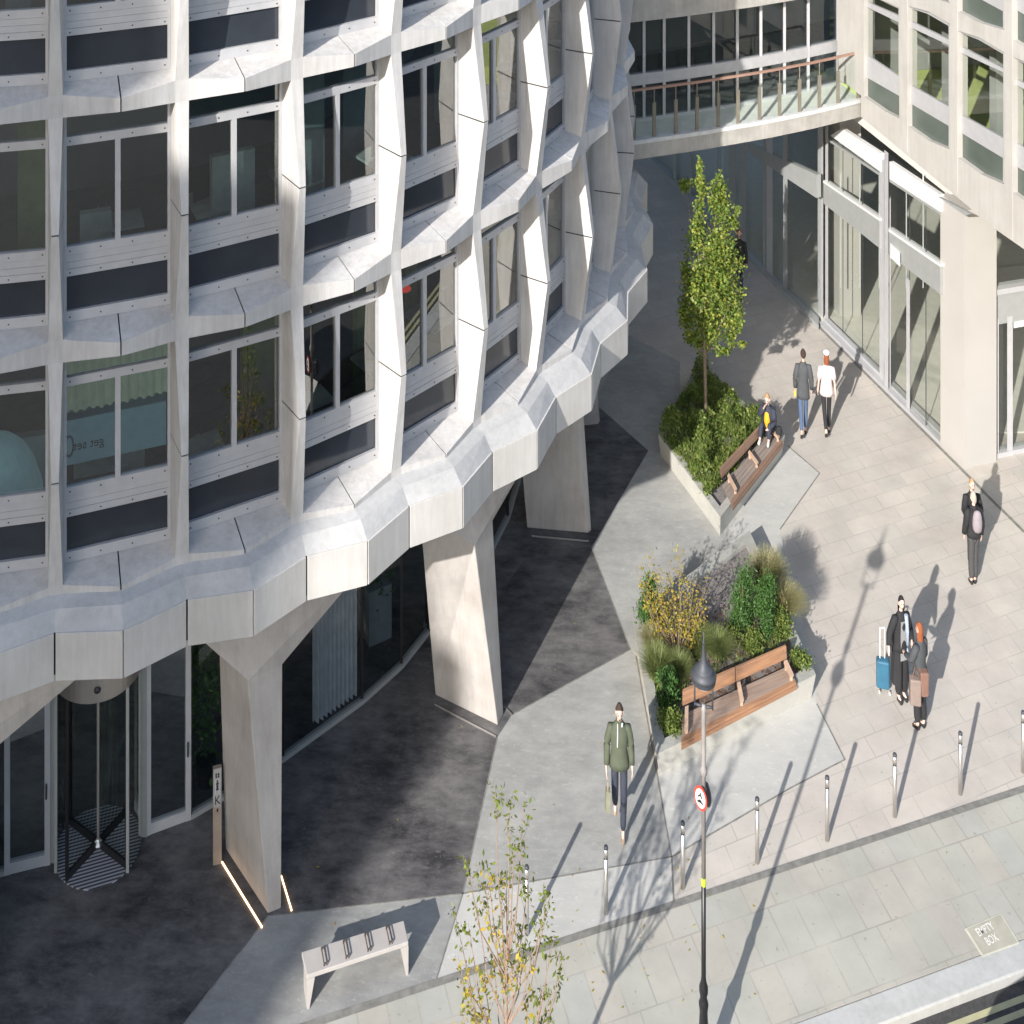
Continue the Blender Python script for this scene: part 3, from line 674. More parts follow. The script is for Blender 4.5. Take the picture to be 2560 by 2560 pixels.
# lintels (bright), transoms, sills given as image strips on the plane
def strip(b, pts, off, dep, m=0):
    b.plate([[WL(C4(*q), off) for q in pts]], -ln*dep, m)
b = MB(); strip(b, [(62, 228), (170, 158), (545, 402), (545, 578)], 0.05, 0.1); strip(b, [(632, 478), (1120, 800), (1120, 965), (632, 648)], 0.05, 0.1); b.build('lintel', M_white, GF)
b = MB(); strip(b, [(1105, 820), (1170, 850), (1420, 985), (1360, 1000)], 0.16, 0.05); b.build('lintel_trim', M_alu2, GF)
b = MB(); strip(b, [(-10, 680), (535, 1050), (535, 1315), (-10, 880)], 0.06, 0.14); strip(b, [(588, 1128), (1122, 1490), (1122, 1760), (588, 1345)], 0.06, 0.14); b.build('transom_panel', M_alu2, GF)
b = MB(); strip(b, [(-10, 660), (535, 1030), (535, 1052), (-10, 682)], 0.08, 0.14); strip(b, [(588, 1105), (1122, 1470), (1122, 1495), (588, 1130)], 0.08, 0.14)
for x in (152, 338, 528, 790, 952): strip(b, [(x, 600), (x+7, 600), (x+7, 1700), (x, 1700)], -0.03, 0.01)
b.build('transom_cap', M_white, GF)
b = MB(); strip(b, [(45, 262), (535, 590), (535, 615), (45, 285)], 0.02, 0.08); strip(b, [(632, 650), (1122, 968), (1122, 992), (632, 675)], 0.02, 0.08); b.build('head_frame', M_alu2, GF)
g_ = MB(); za, zb = 0.12, 4.6
g_.add([Lp(px4(36), za), Lp(px4(540), za), Lp(px4(540), zb), Lp(px4(36), zb)], [(0, 1, 2, 3)])
g_.add([Lp(px4(640), za), Lp(px4(1125), za), Lp(px4(1125), zb+.2), Lp(px4(640), zb+.2)], [(0, 1, 2, 3)])
g_.build('pane', M_gl, GF)
b = MB()
for x in (183, 372, 828, 985): 
    p = Lp(px4(x), 0.1, 0.004); b.bar(p, p+Vector((0, 0, 4.4)), 0.012, 0.012, up=(1, 0, 0))
b.build('glass_joint', M_dark, GF)
b = MB(); sa, sb = P(2047, 812), P(2350.6, 1113.7)
dd = (sb-sa).normalized(); nn = Vector((-dd.y, dd.x, 0)); nn = nn if nn.x > 0 else -nn
b.hexa([sa, sb, sb+nn*0.12, sa+nn*0.12], [p+Vector((0, 0, 0.07)) for p in (sa, sb, sb+nn*0.12, sa+nn*0.12)])
b.hexa([sa+nn*0.125, sb+nn*0.125, sb+nn*0.25, sa+nn*0.25], [p+Vector((0, 0, 0.12)) for p in (sa+nn*0.125, sb+nn*0.125, sb+nn*0.25, sa+nn*0.25)])
b.build('sill', M_alu, GF)
b = MB(); b.bar(sa-nn*0.05+Vector((0, 0, .008)), P(2560, 1330, 0.008), 0.05, 0.012); b.build('slot_drain', M_drain, GF)
b = MB(); b.prism([Lp(px4(640), 0, 0.12)[:2], Lp(px4(735), 0, 0.12)[:2], Lp(px4(735), 0, 0.06)[:2], Lp(px4(640), 0, 0.06)[:2]], 2.95, 3.2); b.build('wall_light', M_white, GF)
# shaded run of shopfront under the bridge (M line)
def px7(x): return C7(x, 0)[0]
b = MB()
for x0_, x1_, m in ((1228, 1282, 0), (1198, 1222, 1), (1372, 1410, 1), (990, 1052, 1), (905, 968, 1), (848, 862, 0), (800, 815, 1), (560, 582, 1), (422, 450, 1)):
    pier(b, Mp, px7(x0_), px7(x1_), 0, 5.3, 0.05, 0.1, m)
b.build('post', [M_alu, M_alu2], GF)
b = MB(); b.plate([[WM(C7(*q), 0.06) for q in ((1060, 60), (1660, 335), (1660, 535), (1260, 270), (1060, 130))]], Vector((0.12, 0.05, 0))); b.build('transom_panel', M_alu2, GF)
g_ = MB(); g_.add([Mp(px7(200), 0.1, -0.02), Mp(px7(1675), 0.1, -0.02), Mp(px7(1675), 5.3, -0.02), Mp(px7(200), 5.3, -0.02)], [(0, 1, 2, 3)]); g_.build('pane', M_gl, GF)
b = MB(); a_, c_ = Mp(px7(60), 0, 0.14), Mp(px7(1680), 0, 0.14); a2, c2 = Mp(px7(60), 0, -0.05), Mp(px7(1680), 0, -0.05)
b.hexa([a_, c_, c2, a2], [p+Vector((0, 0, 0.12)) for p in (a_, c_, c2, a2)]); b.build('sill', M_alu2, GF)
b = MB(); b.prism([Mp(px7(1270), 0, 0.14)[:2], Mp(px7(1325), 0, 0.14)[:2], Mp(px7(1325), 0, 0.06)[:2], Mp(px7(1270), 0, 0.06)[:2]], 3.75, 4.0); b.build('wall_light', M_white, GF)
# shop interior
b = MB()
q0, q1, q2, q3 = Mp(px7(60), 0, -0.3), Vector((9.35, 30.2, 0)), Vector((LB[0]+1.4, LB[1]-0.2, 0)), None
b.prism([(5.2, 42.2), (MBp[0]+0.15, MBp[1]), (LA[0]+0.12, LA[1]), (LB[0]+0.1, LB[1]+0.3), (19, 27.0), (19, 44)], 0.002, 0.03); b.build('shop_floor', simple('shop_floor_tile', (0.60, 0.58, 0.52), 0.5, var=0.06), RB)
b = MB(); b.prism([(11.5, 44), (17.5, 27.5), (17.8, 27.5), (11.8, 44)], 0.03, 5.2); b.build('shop_back_wall', simple('dark_shop_wall', (0.22, 0.21, 0.18), 0.8), RB)
b = MB(); b.prism([(5.2, 42.2), (MBp[0]+0.2, MBp[1]), (LA[0]+0.2, LA[1]), (LB[0]+0.2, LB[1]), (19, 27.0), (19, 44)], 5.0, 5.3); b.build('shop_ceiling', M_ceil, RB)
b = MB(); pw = Lp(px4(150), 0, -0.35); b.prism([(pw.x, pw.y), (pw.x-ld.x*0.9, pw.y-ld.y*0.9), (pw.x-ld.x*0.9+0.5, pw.y-ld.y*0.9), (pw.x+0.5, pw.y)], 0.03, 5.0); b.build('shop_partition', M_cream, RB)
# cream corner column
fc, lc, rcn = P(2410, 1171.7), P(2350.6, 1113.7), P(2491.4, 1153.5)
b = MB(); b.prism([fc[:2], rcn[:2], (rcn.x-0.15, rcn.y+0.7), lc[:2]], 0, 5.05)
b.build('corner_column', M_cream, RB)
# glazed return wall beyond the corner column
ra, rb2 = P(2493, 1138), P(2640, 1108)
RS = thing('side_glazing', 'glazed side entrance right of the cream corner column', 'glazing', (ra.x, ra.y, 0))
def RZ(x, z, off=0.0):
    q = PL(x, 0, (ra.x, ra.y-off), (rb2.x, rb2.y-off)); return Vector((q.x, q.y, z))
b = MB()
for x0_, x1_ in ((2494, 2497), (2518, 2532), (2610, 2625)): pier(b, RZ, x0_, x1_, 0.08, 2.75, 0.06)
pier(b, RZ, 2493, 2640, 0, 0.09, 0.08); pier(b, RZ, 2493, 2640, 3.25, 3.36, 0.12)
b.build('frame', M_alu, RS)
b = MB(); pier(b, RZ, 2494, 2640, 2.62, 3.25, 0.04); b.build('transom_panel', M_alu2, RS)
g_ = MB(); g_.add([RZ(2494, 0.1), RZ(2640, 0.1), RZ(2640, 4.9), RZ(2494, 4.9)], [(0, 1, 2, 3)]); g_.build('pane', M_gl, RS)
b = MB(); pier(b, RZ, 2534, 2608, 2.5, 2.62, 0.05); b.build('head', M_white, RS)

# ------------------------------------------------------------------ link bridge
BR = thing('link_bridge', 'covered concrete link bridge with glazed corridor joining the round tower to the right-hand building', 'bridge', (7, 28, 5.3))
bp_ = [(2.6, 26.75), (4.2, 27.3), (5.7, 27.74), (7.23, 28.27), (8.4, 28.75), (9.52, 29.28)]
def BX(x, off=0.0):
    "plan point of the bridge edge (moved back by off) seen in photo column x"
    k = (x - X0)/FP
    for a, c in zip(bp_, bp_[1:]):
        ax1, ay1, cx1, cy1 = a[0]-0.33*off, a[1]+off, c[0]-0.33*off, c[1]+off
        f0, f1 = ax1 - k*ay1, cx1 - k*cy1
        if f0 <= 0 <= f1 or (a is bp_[0] and f0 > 0) or (c is bp_[-1] and f1 < 0):
            t_ = f0/(f0-f1); return (ax1+(cx1-ax1)*t_, ay1+(cy1-ay1)*t_)
    return bp_[0]
xs = [1520, 1586, 1640, 1700, 1760, 1820, 1880, 1930, 1980, 2030, 2090, 2152]
def ribbon(b, o0, o1, z0, z1, m=0, xa=None):
    X_ = xa or xs
    for x0_, x1_ in zip(X_, X_[1:]):
        b.prism([BX(x0_, o0), BX(x1_, o0), BX(x1_, o1), BX(x0_, o1)], z0, z1, m)
b = MB(); ribbon(b, 0, 4.2, 5.30, 5.62); b.build('deck', M_stain2, BR)
b = MB(); ribbon(b, -0.02, 0.14, 5.62, 5.70); b.build('kerb_upstand', simple('pale_upstand', (0.60, 0.61, 0.60), 0.6), BR)
b = MB(); ribbon(b, 0.14, 0.88, 5.622, 5.645); b.build('walkway', simple('pale_green_walkway', (0.60, 0.62, 0.56), 0.7, var=0.06), BR)
b = MB(); ribbon(b, 0.86, 0.96, 5.645, 5.70); ribbon(b, 0.85, 0.96, 6.42, 6.66); ribbon(b, 0.86, 0.96, 7.80, 7.90)
for x in (1610, 1660, 1722, 1784, 1843, 1902, 1961, 2020, 2094):
    p = BX(x, 0.88); wd = 0.07 if x in (1660, 2020, 2094) else 0.035; b.bar((*p, 5.65), (*p, 7.9), wd, 0.06, up=(1, 0, 0))
b.build('corridor_frame', M_alu, BR)
g_ = MB()
gx = [1520, 1586, 1660, 1722, 1784, 1843, 1902, 1961, 2020, 2094]
for x0_, x1_ in zip(gx, gx[1:]):
    a, c = BX(x0_, 0.91), BX(x1_, 0.91); g_.quad((*a, 5.7), (*c, 5.7), (*c, 7.85), (*a, 7.85))
g_.build('pane', M_lgl, BR)
b = MB(); ribbon(b, 0.6, 4.2, 7.9, 8.5); b.build('roof_band', M_stain2, BR)
b = MB(); ribbon(b, 3.9, 4.2, 5.62, 7.9); b.build('rear_wall', M_core, BR)
b = MB(); ribbon(b, 0.97, 3.9, 5.622, 5.64); b.build('corridor_floor', simple('corridor_floor', (0.2, 0.21, 0.19), 0.7), BR)
b = MB()
for x0_, x1_ in zip(xs[:-1], xs[1:]): b.bar((*BX(x0_, 0.05), 6.72), (*BX(x1_, 0.05), 6.72), 0.045, 0.045)
b.build('handrail', simple('copper_rail', (0.33, 0.205, 0.155), 0.5), BR)
for x in (1585, 1635.5, 1689.5, 1742.5, 1796, 1845, 1899, 1949, 1999, 2048.5, 2095, 2145):
    p = BX(x, 0.05); b = MB()
    b.box((p[0], p[1], 6.05), (0.075, 0.03, 0.72), 0.3); b.tube([(*p, 6.40), (*p, 6.71)], 0.012, 6)
    b.build('baluster', simple('bronze_baluster', (0.24, 0.20, 0.165), 0.5) if 'bronze_baluster' not in MATS else MATS['bronze_baluster'], BR)
g_ = MB()
for x0_, x1_ in zip(xs, xs[1:]):
    a, c = BX(x0_, 0.03), BX(x1_, 0.03); g_.quad((*a, 5.72), (*c, 5.72), (*c, 6.62), (*a, 6.62))
g_.build('balustrade_glass', M_glb, BR)
# building closing the far end of the passage
b = MB(); b.prism([(-4, 44.5), (9, 44.5), (9, 46), (-4, 46)], 0, 14)
FE = b.build('far_building', simple('far_dark_facade', (0.09, 0.09, 0.092), 0.6), None)
tag(FE, 'dark wall of the building closing the passage beyond the bridge', 'building')

# ================================================================== street furniture
lt = thing('street_lamp', 'tall grey cast-iron lamp post with a bell-shaped hood standing on the footway', 'street lamp', (3.213, 15.55, 0))
LX, LY = 3.213, 15.55
b = MB(); b.lathe((LX, LY, 0), [(0.10, 0), (0.10, 0.12), (0.075, 0.18), (0.07, 0.55), (0.085, 0.60), (0.055, 0.68), (0.047, 0.86), (0.05, 0.9), (0.058, 0.96), (0.045, 1.01), (0.038, 1.04), (0.052, 1.10), (0.052, 1.16), (0.034, 1.22), (0.027, 1.28), (0.0265, 2.38)], 20); b.build('base_column', M_black, lt, smooth=True)
b = MB(); b.lathe((LX, LY, 0), [(0.0255, 2.38), (0.0235, 3.66), (0.04, 3.68), (0.042, 3.74), (0.026, 3.78), (0.027, 4.42), (0.034, 4.45), (0.02, 4.5)], 20); b.build('post', simple('warm_grey_paint', (0.27, 0.25, 0.235), 0.5), lt, smooth=True)
b = MB()
for s in (-1, 1):
    b.tube([(LX, LY, 4.475), (LX+s*0.105, LY-s*0.03, 4.485)], [0.02, 0.014], 8); b.tube([(LX+s*0.100, LY-s*0.03, 4.46), (LX+s*0.100, LY-s*0.03, 4.80)], 0.010, 8)
b.build('yoke', M_lampm, lt, smooth=True)
b = MB(); b.lathe((LX, LY, 0), [(0.10, 4.77), (0.137, 4.775), (0.142, 4.79), (0.142, 4.835), (0.149, 4.84), (0.149, 4.855), (0.138, 4.875), (0.108, 4.905), (0.112, 4.915), (0.10, 4.925), (0.062, 4.965), (0.040, 5.01), (0.026, 5.07), (0.017, 5.15), (0.012, 5.22), (0.019, 5.235), (0.009, 5.255), (0.005, 5.36)], 28); b.build('hood', M_lampm, lt, smooth=True)
b = MB(); b.lathe((LX, LY, 0), [(0.10, 4.74), (0.10, 4.775)], 24); b.build('lamp_glass', simple('frosted_lamp_glass', (0.7, 0.7, 0.68), 0.3), lt)
b = MB(); b.lathe((LX, LY, 0), [(0.0285, 2.36), (0.0285, 2.45)], 16); b.build('sticker', simple('lime_sticker', (0.45, 0.62, 0.05), 0.5), lt)
def disc(b, c, ax, rh, rv, off, m=0, n=28, hole=0.0):
    ax = Vector((*ax, 0)).normalized(); nn_ = Vector((ax.y, -ax.x, 0)); nn_ = nn_ if nn_.x < 0 else -nn_
    c = Vector(c) + nn_*off; up = Vector((0, 0, 1))
    b.hexa([c + ax*rh*math.cos(2*math.pi*k/n) + up*rv*math.sin(2*math.pi*k/n) for k in range(n)],
           [c - nn_*0.006 + ax*rh*math.cos(2*math.pi*k/n) + up*rv*math.sin(2*math.pi*k/n) for k in range(n)], m)
    return c, ax, up, nn_
sg = thing('traffic_sign', 'round red-ringed no motor vehicles sign facing left on the lamp post', 'sign', (LX-0.03, LY-0.03, 3.4))
sc_ = (1751-X0)/FP*15.5
sc0 = (sc_, 15.5, 18.4 - (1996-YH)*15.5/FP)
b = MB(); disc(b, sc0, (0.075, -0.07), 0.088, 0.142, 0.0); b.build('ring', M_red, sg)
b = MB(); disc(b, sc0, (0.075, -0.07), 0.068, 0.112, 0.003); b.build('face', M_white, sg)
b = MB()
c_, ax2, up2, nn2 = disc(MB(), sc0, (0.075, -0.07), 0.1, 0.1, 0.006)
def blob(b, u, v, ru, rv): 
    q = c_ + ax2*u + up2*v; b.hexa([q + ax2*ru*math.cos(k*math.pi/5) + up2*rv*math.sin(k*math.pi/5) for k in range(10)], [q + nn2*0.002 + ax2*ru*math.cos(k*math.pi/5) + up2*rv*math.sin(k*math.pi/5) for k in range(10)])
for u, v, ru, rv in ((-0.02, 0.022, .009, .013), (0.022, 0.022, .009, .013), (0, 0.036, .02, .009), (0.004, 0.056, .007, .018), (-.03, -.05, .007, .011), (.03, -.05, .007, .011), (0, -.038, .04, .011), (0, -.024, .02, .012)): blob(b, u, v, ru, rv)
b.build('symbols', M_black, sg)
sg2 = thing('traffic_sign', 'dark back of a round sign facing away on the right of the lamp post', 'sign', (LX+0.05, LY, 3.4))
b = MB(); disc(b, ((1768-X0)/FP*15.62, 15.62, 3.36), (0.06, -0.12), 0.075, 0.142, 0.0); b.build('plate', M_lampm, sg2)
b = MB(); b.bar((LX, LY, 3.44), ((1768-X0)/FP*15.62, 15.62, 3.44), 0.02, 0.03); b.build('bracket', M_steel, sg2)

# bollards
def bollard():
    t = thing('bollard', 'x', 'bollard', (0, 0, 0), 'steel bollards along the kerbside drain')
    b = MB(); b.lathe((0, 0, 0), [(0.029, 0), (0.029, 0.735)], 16); b.lathe((0, 0, 0), [(0.029, 0.755), (0.029, 0.865)], 16); b.build('tube', M_steel, t, smooth=True)
    b = MB(); b.lathe((0, 0, 0), [(0.0265, 0.73), (0.0265, 0.76)], 16); b.build('band', M_dark, t)
    b = MB(); b.lathe((0, 0, 0), [(0.030, 0.865), (0.030, 0.885), (0.024, 0.899), (0.01, 0.905)], 16); b.build('cap', M_lampm, t, smooth=True)
    return t
bl = bollard()
bpos = [(1317, 2336, 'bollard half hidden behind the yellow-leaved sapling'), (1515, 2284, 'bollard in front of the walking man in green'), (1707, 2220, 'bollard immediately left of the lamp post'),
        (1893, 2157, 'bollard immediately right of the lamp post'), (2068, 2100.5, 'second bollard to the right of the lamp post'), (2237, 2041, 'bollard below the two women with the suitcase'),
        (2401, 1984.6, 'rightmost fully visible bollard'), (2558, 1930, 'bollard cut by the right edge of the photo')]
for i, (x, y, l) in enumerate(bpos):
    o = bl if i == 0 else dup(bl)
    q = P(x, y); o.location = q; o['label'] = 'slim steel ' + l
# concrete bench with hoops
bc = thing('stone_bench', 'pale stone bench with four dark hoops along the top and splayed end legs', 'bench', (-0.95, 16.6, 0))
zs = 0.43
LF, RF, RBk, LBk = [P(x, y, zs) for x, y in ((767.5, 2438), (1021, 2354), (1009, 2301), (754, 2380))]
def dn(p, d): return p - Vector((0, 0, d))
b = MB(); b.hexa([dn(LF, .055), dn(RF, .055), dn(RBk, .055), dn(LBk, .055)], [LF, RF, RBk, LBk]); b.build('seat', simple('bench_stone', (0.41, 0.385, 0.36), 0.6, var=0.05), bc, bevel=0.006)
e = (RF-LF).normalized(); f_ = (RBk-RF)
for base, sgn in ((LF, 1), (RF, -1)):
    b = MB(); o1 = base; o2 = base + f_
    if sgn < 0: o1, o2 = RF, RBk
    w1 = e*0.10*sgn
    m1 = (o1+o2)/2
    b.hexa([Vector((o1.x, o1.y, 0)) + f_*0.0, Vector((o1.x, o1.y, 0)) + e*.03*sgn, Vector((o2.x, o2.y, 0)) + e*.03*sgn, Vector((o2.x, o2.y, 0))],
           [dn(o1, .056), dn(o1, .056)+w1, dn(o2, .056)+w1, dn(o2, .056)])
    b.build('leg', MATS['bench_stone'], bc)
for k in range(4):
    c = LF.lerp(RF, 0.17+0.215*k) + f_*0.5; b = MB(); h = f_*0.36
    b.tube([c-h+Vector((0, 0, -.01)), c-h+Vector((0, 0, .035)), c+h+Vector((0, 0, .035)), c+h+Vector((0, 0, -.01))], 0.007, 6); b.tube([c-h+e*0.035+Vector((0, 0, -.01)), c-h+e*0.035+Vector((0, 0, .035)), c+h+e*0.035+Vector((0, 0, .035)), c+h+e*0.035+Vector((0, 0, -.01))], 0.007, 6)
    b.bar(c-h+Vector((0, 0, .035)), c-h+e*0.035+Vector((0, 0, .035)), .012); b.bar(c+h+Vector((0, 0, .035)), c+h+e*0.035+Vector((0, 0, .035)), .012)
    b.build('hoop', simple('dark_bronze', (0.08, 0.065, 0.06), 0.4) if k == 0 else MATS['dark_bronze'], bc)
# totem sign
tq = P(543, 2170); ts = thing('sign_totem', 'narrow upright metal sign with black symbols beside the nearest column foot', 'sign', tuple(tq))
b = MB(); tw, ta = 0.115, 0.28
td = Vector((math.cos(ta), math.sin(ta), 0)); tn = Vector((td.y, -td.x, 0))
TB = Vector((P(533, 2165).x, P(533, 2165).y, 0))
b.hexa([TB, TB+td*tw, TB+td*tw-tn*0.05, TB-tn*0.05], [p+Vector((0, 0, 1.33)) for p in (TB, TB+td*tw, TB+td*tw-tn*0.05, TB-tn*0.05)]); b.build('panel', simple('copper_toned_steel', (0.42, 0.35, 0.29), 0.45, 0.3), ts)
def on(u0, v0, u1, v1, m=0, d=0.003): b.hexa([TB+td*u0+tn*.0005+Vector((0, 0, v0)), TB+td*u1+tn*.0005+Vector((0, 0, v0)), TB+td*u1+tn*.0005+Vector((0, 0, v1)), TB+td*u0+tn*.0005+Vector((0, 0, v1))], [TB+td*u0+tn*d+Vector((0, 0, v0)), TB+td*u1+tn*d+Vector((0, 0, v0)), TB+td*u1+tn*d+Vector((0, 0, v1)), TB+td*u0+tn*d+Vector((0, 0, v1))], m)
b = MB(); on(0.008, 0.80, 0.107, 1.32, 0, 0.001); b.build('pale_plate', simple('pale_sign_plate', (0.42, 0.42, 0.42), 0.5), ts)
b = MB()
for u, v in ((0.03, 1.20), (0.062, 1.20)):
    on(u, v, u+.022, v+.028); on(u, v+.034, u+.022, v+.062)
on(.038, 1.03, .076, 1.055); on(.044, 1.06, .070, 1.10); on(.038, 1.105, .076, 1.13); on(.048, 1.135, .068, 1.165)
on(.048, .73, .070, .775)
b.build('symbols', M_black, ts)
b = MB(); on(.030, .985, .036, 1.18); on(.078, .985, .084, 1.18); b.build('outline', M_white, ts)
text_later = [('K', ts, TB + td*0.058 + tn*0.002 + Vector((0, 0, 0.835)), td.copy())]
# inspection cover in the pavement
b = MB(); cv = [P(x, y, 0.01) for x, y in ((2380+205/6.44, 2260+400/6.44), (2380+790/6.44, 2260+150/6.44), (2380+1090/6.44, 2260+635/6.44), (2380+490/6.44, 2260+850/6.44))]
cc = sum(cv, Vector())/4
b.hexa([dn(p, .008) for p in cv], cv); b.hexa([dn(cc.lerp(p, .92), .001) for p in cv], [cc.lerp(p, .92)+Vector((0, 0, .003)) for p in cv], 1)
CVR = b.build('inspection_cover', [simple('pale_cover_rim', (0.56, 0.55, 0.45), 0.7), simple('recessed_cover_infill', (0.40, 0.38, 0.31), 0.8, var=.12)])
tag(CVR, 'stone-filled inspection cover in the footway with white sprayed words', 'inspection cover')
# ================================================================== planters
M_wood = wood('warm_hardwood', (0.42, 0.225, 0.12), (0.27, 0.15, 0.09), R_(20))
M_wood2 = wood('greyed_hardwood', (0.36, 0.27, 0.21), (0.25, 0.185, 0.145), R_(20))
M_woodf = wood('brown_hardwood', (0.29, 0.18, 0.125), (0.19, 0.12, 0.085), R_(50))
def inset(poly, d):
    n = len(poly); o = []
    A = sum(poly[i].x*poly[(i+1) % n].y - poly[(i+1) % n].x*poly[i].y for i in range(n)); sgn = 1 if A > 0 else -1
    for i in range(n):
        p0, p1, p2 = poly[i-1], poly[i], poly[(i+1) % n]
        e1 = (p1-p0).normalized(); e2 = (p2-p1).normalized()
        n1 = Vector((-e1.y, e1.x, 0))*sgn; n2 = Vector((-e2.y, e2.x, 0))*sgn
        k = (n1+n2); k = k / (1 + n1.dot(n2)); o.append(p1 + k*d)
    return o
def planter(name, label, poly, z, wall, soil_z, taper=0.05):
    poly = [Vector((p.x, p.y, z)) for p in poly]; t = thing(name, label, 'planter', (poly[0].x, poly[0].y, 0))
    inn_ = inset(poly, wall); bot = inset(poly, taper)
    b = MB(); n = len(poly)
    for i in range(n):
        j = (i+1) % n
        b.quad(poly[i], poly[j], inn_[j], inn_[i], 0); b.quad(inn_[i], inn_[j], dn(inn_[j], z-soil_z+.05), dn(inn_[i], z-soil_z+.05), 0)
        q0, q1 = Vector((bot[i].x, bot[i].y, 0.0)), Vector((bot[j].x, bot[j].y, 0.0)); b.quad(poly[i], poly[j], q1, q0, 1)
    b.build('wall', [M_plant, M_pface], t, recalc=False)
    b = MB(); tri = tessellate_polygon([[Vector((p.x, p.y, 0)) for p in inn_]]); b.add([(p.x, p.y, soil_z) for p in inn_], [tuple(q) for q in tri]); b.build('soil', M_soil, t)
    return t, inn_
z2 = 0.40
def Q6(x, y, z=0.0): return P(1560+x/3.22, 1320+y/3.22, z)
def Q8(x, y, z=0.0): return P(1640+x/4.026, 840+y/4.026, z)
PA, PB_, PC, PD = Q6(1010, 20, z2), Q6(1545, 1180, z2), Q6(262, 1822, z2), Q6(65, 700, z2)
pl2, in2 = planter('planter', 'low stone planter with yellow-leaved shrub and grasses behind the lamp post', [PA, PB_, PC, PD], z2, 0.16, 0.33, 0.06)
z1_ = 0.42
FA, FB, FC, FD = Q8(648, 1822, z1_), Q8(1300, 985, z1_), P(1742, 912, z1_), Q8(20, 985, z1_)
pl1, in1 = planter('planter', 'far stone planter overgrown with dense green foliage around the tall tree', [FA, FB, FC, FD], z1_, 0.13, 0.34, 0.05)
# benches
def bench(name, label, sl_b, sr_b, sr_f, sl_f, zs, back_top, mats, arms, group=None):
    t = thing(name, label, 'bench', tuple(sl_f), group)
    def at(u, v, z): p = sl_f.lerp(sr_f, u).lerp(sl_b.lerp(sr_b, u), v); return Vector((p.x, p.y, z))
    for k in range(5):
        v0, v1 = k/5+0.006, (k+1)/5-0.006
        b = MB(); b.hexa([at(0, v0, zs-.04), at(1, v0, zs-.04), at(1, v1, zs-.04), at(0, v1, zs-.04)], [at(0, v0, zs), at(1, v0, zs), at(1, v1, zs), at(0, v1, zs)]); b.build('seat_board', mats[1] if k else mats[0], t, bevel=.004)
    b = MB(); b.hexa([at(0, -0.03, zs-.10), at(1, -0.03, zs-.10), at(1, .06, zs-.10), at(0, .06, zs-.10)], [at(0, -0.03, zs-.042), at(1, -0.03, zs-.042), at(1, .06, zs-.042), at(0, .06, zs-.042)]); b.build('front_board', mats[0], t)
    for u0, u1 in ((0, 0.497), (0.503, 1)):
        b = MB(); b.hexa([at(u0, 1.08, zs+.09), at(u1, 1.08, zs+.09), at(u1, 1.2, zs+.09), at(u0, 1.2, zs+.09)], [at(u0, 1.16, back_top), at(u1, 1.16, back_top), at(u1, 1.28, back_top), at(u0, 1.28, back_top)]); b.build('backrest', mats[0], t, bevel=.005)
    for u in arms:
        b = MB(); b.hexa([at(u-.016, .15, zs+.07), at(u+.016, .15, zs+.07), at(u+.016, .92, zs+.09), at(u-.016, .92, zs+.09)], [at(u-.016, .15, zs+.11), at(u+.016, .15, zs+.11), at(u+.016, .92, zs+.13), at(u-.016, .92, zs+.13)])
        b.bar(at(u, .25, zs), at(u, .25, zs+.08), .03, .04, up=(1, 0, 0)); b.bar(at(u, .85, zs), at(u, .85, zs+.09), .03, .04, up=(1, 0, 0)); b.build('armrest', simple('pale_armrest_wood', (0.50, 0.35, 0.25), 0.6) if 'pale_armrest_wood' not in MATS else MATS['pale_armrest_wood'], t)
    for u in (0.04, 0.5, 0.96):
        b = MB(); b.bar(at(u, .1, 0.38), at(u, .1, zs-.042), .04, .04, up=(1, 0, 0)); b.bar(at(u, .9, 0.33), at(u, .9, zs-.042), .04, .04, up=(1, 0, 0)); b.bar(at(u, 1.12, zs-.05), at(u, 1.22, back_top-.03), .03, .04); b.build('bracket', M_black, t)
    return t
bench('planter_bench', 'warm brown hardwood bench along the front of the near planter', Q6(470, 1500, .47), Q6(1318, 1110, .47), Q6(1388, 1245, .47), Q6(462, 1728, .47), .47, .74, (M_wood, M_wood2), (0.04, 0.52, 0.97))
bench('planter_bench', 'brown hardwood bench on the far planter where a person sits', Q8(668, 1500, .47), Q8(1150, 960, .47), Q8(1275, 1060, .47), Q8(770, 1700, .47), .47, .70, (M_woodf, wood('weathered_hardwood', (0.30, 0.25, 0.215), (0.22, 0.18, 0.155), R_(50))), (0.10, 0.52, 0.96))

# ------------------------------------------------------------------ vegetation
RG = random.Random(11)
def leaf(b, c, size, asp=0.55, up=0.3, m=0):
    d = Vector((RG.gauss(0, 1), RG.gauss(0, 1), RG.gauss(0, 1)+up)).normalized()
    n = d.cross(Vector((RG.gauss(0, 1), RG.gauss(0, 1), RG.gauss(0, 1)))).normalized()
    s = size*RG.uniform(.7, 1.3); c = Vector(c)
    k = len(b.v); b.v += [c, c+d*s*.5+n*s*asp*.5, c+d*s, c+d*s*.5-n*s*asp*.5]; b.f.append((k, k+1, k+2, k+3)); b.m.append(m)
def blade(b, c, top, wd, sag=0.25, seg=4, m=0):
    c, top = Vector(c), Vector(top); h = top-c; side = Vector((h.y, -h.x, 0))
    if side.length < 1e-3: side = Vector((1, 0, 0))
    side = (side.normalized() + Vector((RG.uniform(-.5, .5), RG.uniform(-.5, .5), 0))).normalized()*wd
    k = len(b.v)
    for i in range(seg+1):
        t = i/seg; p = c + Vector((h.x*t**1.6, h.y*t**1.6, h.z*(t*(1+sag) - sag*t*t)))
        ww = side*(1-t*.85); b.v += [p-ww, p+ww]
    for i in range(seg): b.f.append((k+2*i, k+2*i+1, k+2*i+3, k+2*i+2)); b.m.append(m)
